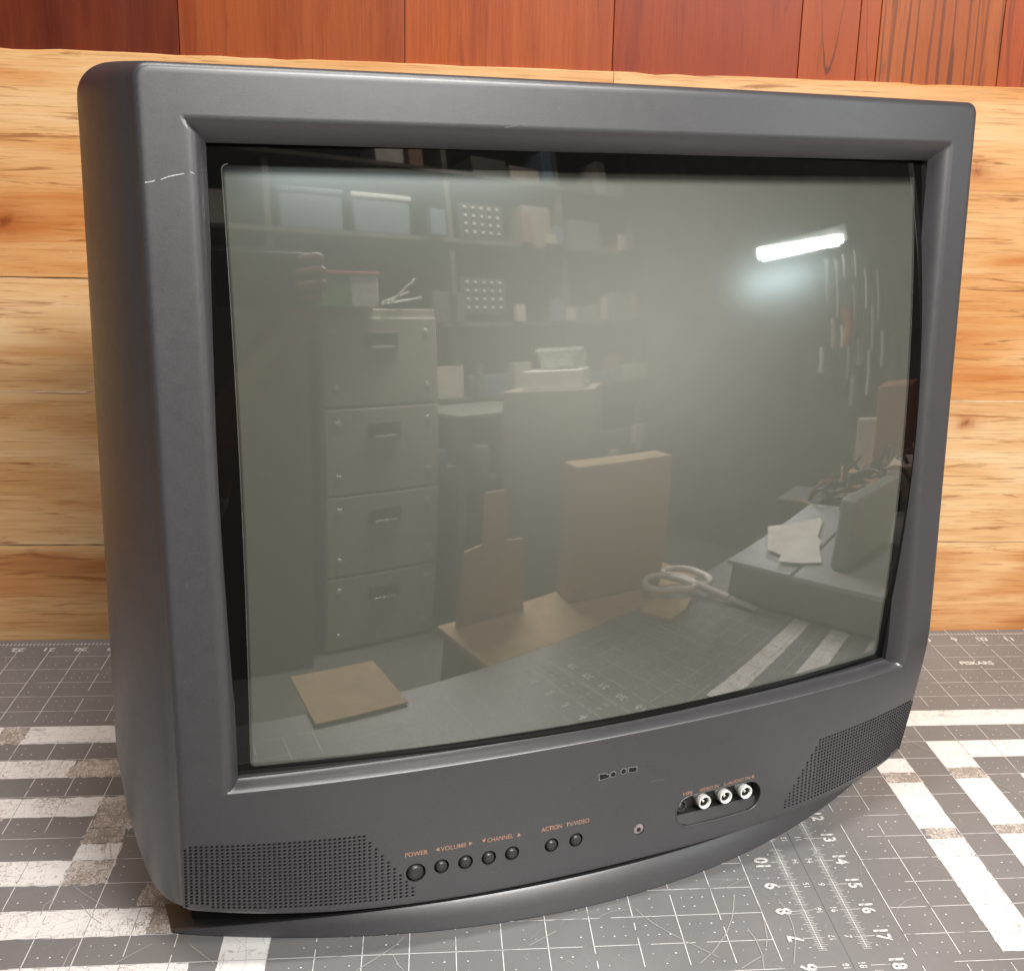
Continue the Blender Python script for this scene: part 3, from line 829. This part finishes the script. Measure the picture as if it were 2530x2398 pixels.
# jack recess floor: deep behind, sloping out to the lower lip
V = []; F = []; rows = 14
lu, lz, ru, rz, rr = JC
for j in range(rows + 1):
    f = -1 + 2 * j / rows; h = math.sqrt(max(0, 1 - f * f)) * rr * .995
    dep = .0012 if f < -.93 else (.0014 + (f + .93) / .55 * .0036 if f < -.38 else (.0052 if f < -.32 else .0088))
    for k in range(31):
        a = k / 30; u = (lu - h) * (1 - a) + (ru + h) * a; z = (lz * (1 - a) + rz * a) + f * rr * .995
        V.append((u, yf(u, z) + dep, z))
for j in range(rows):
    for k in range(30): F.append((j * 31 + k, j * 31 + k + 1, (j + 1) * 31 + k + 1, (j + 1) * 31 + k))
jp = link('jack_panel', mesh('jackpanel', V, F, 30), M_JACK, tv)
tube('recess_lip', [(u, yf(u, z) + .0001, z) for u, z in stadium(.0001, 8)], .00042, M_TV, jp, 2, True)
def lathe_y(name, u, z, y0, prof, m, parent, n=28):
    V = []; F = []
    for r, d in prof:
        for k in range(n): a = 2 * PI * k / n; V.append((u + r * math.cos(a), y0 + d, z + r * math.sin(a)))
    for j in range(len(prof) - 1):
        for k in range(n): F.append((j * n + k, j * n + (k + 1) % n, (j + 1) * n + (k + 1) % n, (j + 1) * n + k))
    if prof[-1][0] > 0: F.append(tuple((len(prof) - 1) * n + k for k in range(n)))
    me = mesh(name, V, F); b = bmesh.new(); b.from_mesh(me); bmesh.ops.recalc_face_normals(b, faces=b.faces); b.to_mesh(me); b.free(); smooth(me, 40)
    return link(name, me, m, parent)
for u, z in ((.0588, .0560), (.0739, .0558), (.0888, .0553)):
    y0 = yf(u, z) - .0002
    j = lathe_y('audio_video_socket', u, z, y0, [(.0030, .0115), (.0030, .0046), (.0040, .0042), (.0042, .0012), (.0040, .0002), (.0037, 0), (.0033, .0003), (.0030, .0010), (.0030, .006)], M_RIM, tv)
    lathe_y('socket_core', u, z, y0, [(.0030, .0020), (.0020, .0022), (.0017, .0028), (.0009, .0045)], M_BLACK, j)
    lathe_y('socket_pin', u, z, y0, [(.0008, .004), (.0008, .0022), (.0004, .0019)], M_NICKEL, j, 12)
u, z = .0438, .0560; y0 = yf(u, z)
j = lathe_y('headphone_socket', u, z, y0, [(.0043, .0098), (.0043, .0034), (.0038, .0026), (.0026, .0026), (.0021, .0036), (.0019, .0080)], M_BTN, tv)
lathe_y('socket_core', u, z, y0, [(.0019, .0055), (.0012, .0050)], M_NICKEL, j, 14)

# ---- lettering mapped on the curved face
def tv_text(s, u0, u1, z0, h, name='lettering', bold=.00003):
    me = text_mesh(s, h / .70, bold)
    xs = [v.co.x for v in me.vertices]; w = max(xs) - min(xs); mn = min(xs)
    k = (u1 - u0) / w
    for v in me.vertices:
        u = u0 + (v.co.x - mn) * k; z = z0 + v.co.y; v.co = (u, yf(u, z) - .00012, z)
    return link(name, me, M_INK, tv)
tv_text('POWER', -.1238, -.1116, .0606, .0026)
tv_text('VOLUME', -.1046, -.0904, .0609, .0026)
tv_text('CHANNEL', -.0785, -.0637, .0611, .0026)
tv_text('ACTION', -.0471, -.0347, .0611, .0026)
tv_text('TV/VIDEO', -.0322, -.0180, .0611, .0026)
tv_text('HPJ', .0432, .0491, .0640, .0021)
tv_text('VIDEO IN', .0543, .0678, .0640, .0021)
tv_text('L-AUDIO IN-R', .0719, .0942, .0639, .0021)
def tri(pts):
    link('arrow_mark', mesh('tri', [(u, yf(u, z) - .00012, z) for u, z in pts], [(0, 1, 2)]), M_INK, tv)
tri([(-.1074, .0622), (-.1053, .0634), (-.1053, .0610)]); tri([(-.0868, .0625), (-.0889, .0637), (-.0889, .0613)])
tri([(-.0815, .0635), (-.0793, .0635), (-.0804, .0613)]); tri([(-.0616, .0613), (-.0592, .0613), (-.0604, .0635)])

# ---- rear housing and base
V = []; F = []
prof = [(.066, .245, .060, .452), (.11, .235, .070, .440), (.16, .190, .095, .410), (.24, .140, .120, .370), (.31, .115, .130, .350), (.33, .105, .140, .340)]
for y, hw, z0, z1 in prof:
    for k in range(40):
        a = 2 * PI * k / 40; c_, s_ = math.cos(a), math.sin(a); e = .35
        u = hw * math.copysign(abs(c_) ** e, c_); z = (z0 + z1) / 2 + (z1 - z0) / 2 * math.copysign(abs(s_) ** e, s_)
        V.append((u, y, z))
for j in range(len(prof) - 1):
    for k in range(40): F.append((j * 40 + k, j * 40 + (k + 1) % 40, (j + 1) * 40 + (k + 1) % 40, (j + 1) * 40 + k))
F.append(tuple((len(prof) - 1) * 40 + k for k in range(40)))
link('rear_housing', mesh('rear', V, F, 35), M_TVD, tv)
# underside closing panel
V = []; F = []
NB = 40
for i in range(NB + 1):
    u = -HW * .97 + 2 * HW * .97 * i / NB
    V += [(u, yf(u, zbot(u)) + .004, zbot(u) + .003), (u, .09, .055), (u * .92, .20, .075)]
for i in range(NB):
    for j in range(2): F.append((3 * i + j, 3 * i + 3 + j, 3 * i + 4 + j, 3 * i + 1 + j))
link('underside', mesh('under', V, F, 40), M_TVD, tv)
# base: crescent front lip with a body set back under the cabinet
bs = empty('base', (0, 0, 0)); bs.parent = tv
V = []; F = []; NB = 80
for i in range(NB + 1):
    u = -.236 + .472 * i / NB; q = 1 - (u / .236) ** 2
    yb = -.0185 + 1.18 * u * u
    h = .0015 + .0165 * max(0, q) ** .9
    sl = h * .26
    pr = [(.0006, 0.0), (0, .0010), (sl * .30, h * .45), (sl, h - .0012), (sl + .0009, h), (sl + .0030, h), (sl + .0045, h * .85), (sl + .009, h * .3), (.03, h * .1 + .0004)]
    for d, z in pr: V.append((u, yb + d, z))
m = len(pr)
for i in range(NB):
    for j in range(m - 1): F.append((i * m + j, (i + 1) * m + j, (i + 1) * m + j + 1, i * m + j + 1))
link('base_lip', mesh('lip', V, F, 40), M_TV, bs)
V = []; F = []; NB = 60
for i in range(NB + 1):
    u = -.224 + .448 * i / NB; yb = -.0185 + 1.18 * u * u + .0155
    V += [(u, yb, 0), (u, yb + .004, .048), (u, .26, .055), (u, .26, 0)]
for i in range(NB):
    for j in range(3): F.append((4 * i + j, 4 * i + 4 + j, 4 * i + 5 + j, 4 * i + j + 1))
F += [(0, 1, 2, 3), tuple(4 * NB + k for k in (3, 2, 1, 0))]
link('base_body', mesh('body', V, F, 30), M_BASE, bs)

# ---- scuffs on the bezel
def scuff(pts, w, m=M_PALE, side=False):
    V = []; F = []
    for (a, b) in zip(pts[:-1], pts[1:]):
        d = Vector((b[0] - a[0], b[1] - a[1])); nn = Vector((-d.y, d.x)).normalized() * w / 2
        P = [(a[0] + nn.x, a[1] + nn.y), (a[0] - nn.x, a[1] - nn.y), (b[0] - nn.x, b[1] - nn.y), (b[0] + nn.x, b[1] + nn.y)]
        quad(V, F, [(u, yf(u, z) - .00010, z) for u, z in P])
    link('scuff_mark', mesh('scuff', V, F), m, tv)
scuff([(-.2326, .4062), (-.2300, .4066), (-.2286, .4071)], .0005); scuff([(-.2262, .4075), (-.2228, .4089), (-.2195, .4097), (-.2162, .4103)], .0004)
scuff([(-.2139, .4112), (-.2120, .4103)], .0003); M_SC2 = plain('faint_scuff', (.11, .107, .107), .45, 0, .5, 800)
for k, (a, b) in enumerate([((-.070, .4340), (-.045, .4395)), ((-.0810, .0655), (-.0795, .0636)), ((.021, .078), (.030, .0772)), ((-.085, .044), (-.070, .0415)), ((.150, .446), (.1515, .4465))]):
    scuff([a, ((a[0] + b[0]) / 2, (a[1] + b[1]) / 2 + .0003), b], .0004, M_SC2)
R = random.Random(77)
for k in range(38):
    if k % 2: u = R.uniform(-.225, .225); z = R.choice((R.uniform(.434, .450), R.uniform(.085, .104)))
    else: u = R.choice((R.uniform(-.229, -.216), R.uniform(.216, .229))); z = R.uniform(.1, .44)
    a = R.uniform(0, PI); L = R.uniform(.0008, .0035)
    scuff([(u, z), (u + L * math.cos(a), z + L * math.sin(a))], R.uniform(.00015, .0003), M_SC2)

V = []; F = []; R = random.Random(404)
for k in range(420):
    u = R.uniform(-.23, .23); z = R.uniform(.035, .45)
    if abs(u) < OW + .004 and OZ0 - .004 < z < OZ1 + .004: continue
    q = R.uniform(.00008, .00026); a = R.uniform(0, PI); c_, s_ = math.cos(a) * q, math.sin(a) * q * R.uniform(.4, 1)
    quad(V, F, [(u + x, yf(u, z) - .00022 + (.0090 if abs(u) < OW + .011 and OZ0 - .012 < z < OZ1 + .012 else 0), z + w) for x, w in ((c_, s_), (-s_, c_), (-c_, -s_), (s_, -c_))])
link('dust', mesh('dust', V, F), M_SC2, tv)['kind'] = 'stuff'

# =================================================================== THINGS BEHIND THE CAMERA (seen in the glass)
M_CAB = plain('beige_steel', (.42, .40, .34), .45, .1)
M_CARD = plain('cardboard', (.50, .35, .22), .8)
M_DARKW = plain('dark_wall', (.13, .115, .095), .8, 0, .5, 6)
def thing(name, label, cat, loc=(0, 0, 0), rz=0): return empty(name, loc, rz, label=label, cat=cat)

bw = box('back_wall', (-2.4, -3.25, -.90), (2.75, -3.18, 2.4), M_DARKW); tag(bw, 'dark workshop wall reflected in the television glass', 'wall')
sw = box('side_wall', (2.66, -3.18, -.90), (2.75, .9, 2.4), M_DARKW); tag(sw, 'dark side wall behind the strip lamp, reflected at the right of the glass', 'wall')

fc = thing('filing_cabinet', 'tall beige four-drawer filing cabinet reflected in the left of the screen', 'filing cabinet', (.515, -2.35, -.90), .0)
box('cabinet_body', (-.245, -.60, 0), (.245, -.004, 1.425), M_CAB, fc, .004)
for i in range(4):
    z0 = .02 + i * .345
    d = box('drawer', (-.24, -.003, z0), (.24, .018, z0 + .335), M_CAB, fc, .005)
    box('handle', (-.065, .018, z0 + .215), (.065, .032, z0 + .280), plain('handle_%d' % i, (.05, .05, .045), .4), d, .004)
    box('label_holder', (-.05, .030, z0 + .218), (.05, .036, z0 + .226), M_NICKEL, d, .001)
    for sx in (-.19, .19):
        for dz in (.06, .27): box('rivet', (sx - .01, .018, z0 + dz), (sx + .01, .023, z0 + dz + .02), M_NICKEL, d, .003)
dk = box('cupboard', (-.62, -2.72, -.90), (.20, -2.25, .72), plain('dark_cupboard', (.10, .095, .08), .5)); tag(dk, 'dark cupboard reflected at the far left of the screen', 'cupboard')
gb = thing('carton', 'green and white carton on top of the filing cabinet', 'box', (.37, -2.38, .525), .1)
box('carton_side', (-.125, -.10, 0), (.02, .10, .115), plain('green_print', (.16, .36, .15), .5), gb, .003); box('carton_end', (.021, -.10, 0), (.125, .10, .115), M_WHITE, gb, .003)
box('carton_lid', (-.13, -.105, .116), (.13, .105, .128), plain('red_lid', (.5, .12, .1), .5), gb, .002)
for k, (p, q) in enumerate([((.51, -2.30, .545), (.68, -2.42, .60)), ((.52, -2.32, .54), (.72, -2.38, .575)), ((.55, -2.33, .54), (.66, -2.30, .64))]):
    o = tube('metal_rod', [p, tuple((a + b) / 2 for a, b in zip(p, q)), q], .004, M_NICKEL); tag(o, ['lowest', 'middle', 'steepest'][k] + ' thin bright metal rod lying on the filing cabinet', 'rod', 'metal rods on the filing cabinet')
# shelving with bins and small-parts drawers
sh = thing('shelving_unit', 'wide dark wooden shelving across the back wall', 'shelf', (0, -3.17, -.90))
for z in (.55, 1.0, 1.38, 1.80, 2.15, 2.5): box('shelf_board', (-1.0, 0, z), (2.6, .36, z + .022), M_DARKW, sh, .002)
for x in (-1.0, .2, 1.12, 1.9, 2.58): box('upright', (x, 0, 0), (x + .03, .34, 2.6), M_DARKW, sh, .002)
M_BIN = plain('blue_grey_bin', (.20, .24, .30), .3)
for k, x in enumerate((.27, .62)):
    b = thing('storage_bin', ('left' if k == 0 else 'right') + ' one of two blue-grey storage bins on the shelf', 'bin', (x, -2.98, .925)); b['group'] = 'storage bins'
    box('bin_body', (0, -.14, 0), (.30, .13, .17), M_BIN, b, .012); box('bin_lid', (-.008, -.15, .171), (.308, .14, .195), M_WHITE if k else M_BIN, b, .006)
for k, (x, z) in enumerate(((1.20, .932), (1.18, .545))):
    b = thing('parts_organizer', ('upper' if k == 0 else 'lower') + ' small-parts drawer cabinet with pale knobs', 'organizer', (x, -2.85, z))
    box('organizer_case', (0, -.12, 0), (.29, .0, .19), plain('case_%d' % k, (.09, .09, .085), .4), b, .004)
    for i in range(5):
        for j in range(4): box('knob', (.03 + i * .052, 0.0, .03 + j * .043), (.048 + i * .052, .012, .043 + j * .043), M_WHITE, b, .002)
R = random.Random(5)
pal = [(.34, .30, .25), (.22, .22, .20), (.50, .45, .38), (.16, .22, .28), (.30, .18, .12), (.60, .56, .50), (.12, .13, .11)]
M_JUNK = [plain('stored_%d' % i, c, .5) for i, c in enumerate(pal)]
nth = ['tan', 'grey', 'cream', 'blue', 'brown', 'white', 'black']
for zi, z in enumerate((-.328, .122, .502, .922, 1.272)):
    x = -.95
    while x < 2.5:
        if zi == 4 and x < .75: x = .75
        w = R.uniform(.07, .26); h = R.uniform(.05, .22); d = R.uniform(.12, .26)
        if not ((zi in (2, 3) and (.1 < x + w and x < 1.52)) or R.random() < .12):
            i = R.randrange(7)
            o = box('stored_box', (x, -2.83 - d, z), (x + w, -2.83, z + h), M_JUNK[i], None, .004)
            tag(o, '%s box, %.0f cm along shelf %d of the back shelving' % (nth[i], (x + 1) * 100, zi + 1), 'box', 'boxes on the back shelves')
        x += w + R.uniform(.01, .06)
R = random.Random(51); adj = ['slim', 'squat', 'tall', 'small', 'wide', 'tilted', 'narrow', 'flat']
for k in range(26):
    x = R.uniform(.80, 2.5); z = R.choice((-.328, .122, .502, .922)); w = R.uniform(.02, .09); h = R.uniform(.03, .17); i = R.randrange(7)
    o = box('shelf_item', (x, -2.80, z), (x + w, -2.80 + R.uniform(.02, .05), z + h), M_JUNK[i], None, .003)
    tag(o, '%s %s item at the shelf front, %.0f cm from the room corner' % (adj[k % 8], nth[i], (2.6 - x) * 100), 'item', 'small items along the shelf fronts')
bt = thing('work_table', 'grey work table with clutter beside the filing cabinet', 'table', (1.0, -2.45, -.90))
box('tabletop', (-.22, -.30, .98), (.30, .25, 1.0), M_JUNK[1], bt, .003)
for sx in (-.20, .26): box('leg', (sx, .20, 0), (sx + .03, .23, .979), M_JUNK[6], bt, .002)
# stack of cartons with white box and tub
st = box('tall_carton', (-.20, -.20, 0), (.20, .20, 1.08), plain('grey_card', (.30, .27, .22), .8), None, .004, None, (1.27, -2.18, -.90), (0, 0, -.72)); tag(st, 'tall grey carton standing right of the filing cabinet', 'box')
wx = box('white_carton', (-.16, -.13, 0), (.16, .13, .075), M_WHITE, None, .003, None, (1.27, -2.16, .182), (0, 0, -.72)); tag(wx, 'white open carton on the tall grey carton', 'box')
tb = thing('plastic_tub', 'pale translucent tub with lid on the white carton', 'tub', (1.28, -2.16, .258))
bm = bmesh.new(); bmesh.ops.create_cone(bm, cap_ends=True, segments=32, radius1=.085, radius2=.105, depth=.075); bmesh.ops.translate(bm, verts=bm.verts, vec=(0, 0, .038))
link('tub_body', bm_mesh('tub', bm, 40), plain('tub_plastic', (.42, .50, .42), .3), tb)
bm = bmesh.new(); bmesh.ops.create_cone(bm, cap_ends=True, segments=32, radius1=.115, radius2=.112, depth=.014); bmesh.ops.translate(bm, verts=bm.verts, vec=(0, 0, .083))
link('tub_lid', bm_mesh('lid', bm, 40), plain('tub_lid', (.55, .62, .55), .3), tb)
# cardboard beyond the bench edge
sidet = thing('side_table', 'plywood side table beyond the front edge of the workbench', 'table', (0, 0, 0))
box('tabletop', (-.056, -.768, -.014), (.33, -.645, -.004), M_CARD, sidet, .002)
box('leg', (-.05, -.76, -.90), (-.01, -.72, -.015), M_CARD, sidet, .002); box('leg', (.26, -.76, -.90), (.30, -.72, -.015), M_CARD, sidet, .002)
bc = box('cardboard_box', (0, -.05, 0), (.148, 0, .186), M_CARD, None, .002, None, (.118, -.722, -.003), (0, 0, .33)); tag(bc, 'upright cardboard box reflected at the centre right of the screen', 'box')
bm = bmesh.new()
pts = [(-.039, 0), (.062, 0), (.053, .100), (.028, .103), (.022, .168), (-.006, .169), (-.008, .104), (-.033, .099)]
vs = [bm.verts.new((x, 0, z)) for x, z in pts]; f = bm.faces.new(vs); ex = bmesh.ops.extrude_face_region(bm, geom=[f]); bmesh.ops.translate(bm, verts=[v for v in ex['geom'] if isinstance(v, bmesh.types.BMVert)], vec=(0, -.004, 0))
o = link('cardboard_piece', bm_mesh('cp', bm), M_CARD, None, (0, -.748, -.003)); tag(o, 'stepped cardboard piece standing upright on the side table', 'cardboard')
o = box('cardboard_sheet', (-.250, -.708, .001), (-.162, -.615, .004), M_CARD, None, .0005); tag(o, 'flat cardboard sheet overhanging the workbench front edge', 'cardboard')
# tag, scissors, recorder, router, plug board, cables
bm = bmesh.new()
vs = [bm.verts.new((x, y, .0006)) for x, y in ((.157, -.620), (.178, -.634), (.201, -.632), (.232, -.594), (.200, -.580), (.166, -.578))]; f = bm.faces.new(vs)
ex = bmesh.ops.extrude_face_region(bm, geom=[f]); bmesh.ops.translate(bm, verts=[v for v in ex['geom'] if isinstance(v, bmesh.types.BMVert)], vec=(0, 0, .006))
o = link('paper_tag', bm_mesh('tag', bm), plain('tan_paper', (.62, .42, .22), .8)); tag(o, 'tan card scrap on the cutting mat, reflected near the scissors', 'card')
sc = thing('scissors', 'scissors with white looped handles on the cutting mat', 'scissors', (0, 0, 0))
M_SCI = plain('white_handle', (.92, .84, .80), .3)
tube('handle', [(.205, -.648, .014), (.222, -.672, .016), (.252, -.660, .016), (.262, -.625, .015), (.250, -.603, .014), (.225, -.620, .014)], .0050, M_SCI, sc, 8, True)
tube('handle', [(.258, -.672, .014), (.284, -.664, .015), (.292, -.630, .015), (.274, -.594, .014), (.262, -.600, .014), (.258, -.636, .014)], .0050, M_SCI, sc, 8, True)
tube('shank', [(.255, -.606, .016), (.258, -.580, .012), (.262, -.552, .008)], .0055, M_SCI, sc)
box('blade', (-.004, 0, -.001), (.006, .05, .001), M_NICKEL, sc, 0, None, (.262, -.552, .008), (-.05, 0, .05))
vc = thing('video_recorder', 'flat grey video recorder on the mat, reflected bottom right', 'recorder', (0, 0, 0))
M_VC = plain('grey_device', (.20, .20, .19), .35); M_VCT = plain('grey_device_lit_top', (.40, .40, .41), .35)  # top coloured paler than the body, as if lit from above
box('recorder_body', (.273, -.562, .004), (.56, -.23, .050), M_VC, vc, .004); box('recorder_top', (.266, -.566, .0505), (.56, -.468, .056), M_VCT, vc, .001)
box('recorder_top', (.262, -.462, .0505), (.56, -.228, .058), M_VCT, vc, .002); box('foot', (.30, -.54, 0), (.34, -.50, .004), M_BLACK, vc)
bm = bmesh.new()
vs = [bm.verts.new((x, y, .0602)) for x, y in ((.402, -.576), (.437, -.542), (.477, -.514), (.464, -.503), (.395, -.483), (.382, -.471), (.361, -.466), (.311, -.441), (.296, -.467), (.286, -.497), (.308, -.503), (.314, -.520), (.314, -.529))]; f = bm.faces.new(vs)
ex = bmesh.ops.extrude_face_region(bm, geom=[f]); bmesh.ops.translate(bm, verts=[v for v in ex['geom'] if isinstance(v, bmesh.types.BMVert)], vec=(0, 0, .001))
o = link('paper_note', bm_mesh('note', bm), plain('note_paper', (.95, .88, .82), .8)); tag(o, 'torn white paper note lying on the video recorder', 'paper')
rt = box('router', (0, -.014, 0), (.13, .014, .085), plain('router_grey', (.26, .27, .25), .4), None, .006, None, (.300, -.415, .059), (0, 0, .25)); tag(rt, 'upright grey router box on the video recorder', 'router')
o = box('plug_board', (1.0, -.617, .012), (1.02, -.550, .125), plain('beige_board', (.62, .58, .52), .5), None, .002); tag(o, 'pale rectangular board beside the tangled cables', 'board')
M_CBL = plain('black_cable', (.02, .02, .02), .4); R = random.Random(9)
for k in range(15):
    cx, cy = R.uniform(.58, .95), R.uniform(-.58, -.38); pts = []
    for j in range(9): a = j * .9 + k; pts.append((cx + .06 * math.cos(a) * R.uniform(.5, 1.3), cy + .07 * math.sin(a) * R.uniform(.5, 1.3), .01 + R.uniform(0, .07)))
    o = tube('cable', pts, .004, M_CBL if k % 3 else plain('brown_cable', (.25, .12, .05), .5)); tag(o, 'tangled cable behind the video recorder', 'cable', 'cables in the tangle behind the recorder')
for k, (x, y, w, h, c, nm) in enumerate([(.66, -.50, .12, .05, (.45, .28, .12), 'brown'), (.80, -.42, .10, .07, (.70, .62, .50), 'cream'), (.95, -.50, .09, .20, (.38, .16, .08), 'rust'), (.62, -.62, .10, .04, (.10, .10, .10), 'black')]):
    o = box('small_box', (x, y - .05, 0), (x + w, y + .05, h), plain('sb_%d' % k, c, .6), None, .004); tag(o, '%s small box among the tangled cables' % nm, 'box')
# strip lamp on the side wall with tools beneath
sl = thing('strip_lamp', 'lit white fluorescent strip lamp reflected upper right in the screen', 'lamp', (2.5, -1.435, .717))
bm = bmesh.new(); bmesh.ops.create_cone(bm, cap_ends=True, segments=20, radius1=.021, radius2=.021, depth=.55, matrix=Matrix.Rotation(PI / 2, 4, 'X'))
link('tube', bm_mesh('tube', bm, 40), plain('lit_tube', (.9, .9, .9), .4, emit=((.86, .97, 1.0), 26.0)), sl)
box('housing', (.030, -.30, -.01), (.10, .30, .070), M_JUNK[1], sl, .004)
for k, (y, z, h, w) in enumerate([(-1.30, .55, .20, .035), (-1.23, .50, .26, .03), (-1.18, .60, .10, .02), (-1.12, .40, .22, .02), (-1.10, .60, .12, .03), (-1.04, .48, .18, .02), (-1.0, .30, .2, .03), (-1.26, .30, .14, .05), (-1.20, .28, .10, .04), (-1.16, .16, .16, .03), (-1.08, .20, .12, .06), (-1.02, .10, .20, .03), (-.96, .44, .22, .025), (-.93, .20, .16, .04), (-1.34, .18, .12, .05), (-1.12, .02, .14, .05)]):
    o = tube('hand_tool', [(2.55, y, z + h / 2), (2.55, y + .004, z), (2.55, y, z - h / 2)], w * .4, [M_NICKEL, M_JUNK[2], M_WHITE][k % 3])
    tag(o, 'hand tool %d of those hanging on the side wall under the strip lamp' % (k + 1), 'tool', 'tools hanging under the strip lamp')
ot = tube('orange_tool', [(2.45, -1.16, .40), (2.45, -1.12, .34), (2.45, -1.14, .24)], .03, plain('orange_plastic', (.55, .14, .04), .4)); tag(ot, 'orange tool hanging lowest on the side wall', 'tool')
# phone and the hand holding it
ph = box('phone', (-.262, -1.040, .405), (-.122, -1.030, .486), plain('phone_glass', (.02, .02, .022), .15), None, .003); tag(ph, 'dark phone held level at the camera position, reflected in the glass', 'phone')
pn = thing('person', 'forearm and hand of the photographer holding a phone, reflected at left', 'person', (0, 0, 0))
M_SKIN = plain('skin', (.27, .15, .10), .5, 0, .1, 60)
def skin(name, verts, edges, rad, m, parent):
    me = bpy.data.meshes.new(name); me.from_pydata(verts, edges, []); o = bpy.data.objects.new(name, me); COL.objects.link(o)
    md = o.modifiers.new('s', 'SKIN'); sl_ = me.skin_vertices[0].data
    for i, r in enumerate(rad): sl_[i].radius = (r, r); sl_[i].use_root = (i == 0)
    o.modifiers.new('ss', 'SUBSURF').levels = 2
    dg = bpy.context.evaluated_depsgraph_get(); dg.update()
    nm = bpy.data.meshes.new_from_object(o.evaluated_get(dg)); bpy.data.objects.remove(o)
    for p in nm.polygons: p.use_smooth = True
    return link(name, nm, m, parent)
HV = [(-.300, -1.10, .10), (-.262, -1.085, .20), (-.215, -1.075, .300), (-.180, -1.070, .355), (-.150, -1.068, .400), (-.128, -1.062, .430)]
HE = [(0, 1), (1, 2), (2, 3), (3, 4), (4, 5)]; HR = [.046, .042, .033, .027, .033, .030]
def finger(root, pts, r0):
    i = root
    for k, p in enumerate(pts): HV.append(p); HE.append((i, len(HV) - 1)); HR.append(r0 * (1 - .1 * k)); i = len(HV) - 1
finger(5, [(-.110, -1.044, .474), (-.112, -1.024, .479), (-.132, -1.019, .476), (-.150, -1.021, .472)], .0090)
finger(5, [(-.108, -1.044, .456), (-.108, -1.023, .459), (-.132, -1.017, .457), (-.154, -1.020, .453)], .0094)
finger(5, [(-.109, -1.044, .438), (-.109, -1.023, .440), (-.132, -1.017, .438), (-.152, -1.020, .435)], .0090)
finger(4, [(-.114, -1.046, .420), (-.113, -1.026, .422), (-.130, -1.021, .420), (-.145, -1.022, .418)], .0080)
finger(4, [(-.165, -1.062, .425), (-.160, -1.055, .455), (-.155, -1.052, .478)], .0105)
skin('hand_and_forearm', HV, HE, HR, M_SKIN, pn)
skin('sleeve', [(-.42, -1.16, -.12), (-.345, -1.12, .03), (-.278, -1.09, .165)], [(0, 1), (1, 2)], [.07, .062, .055], plain('patterned_cloth', (.30, .26, .25), .9, 0, .8, 90), pn)
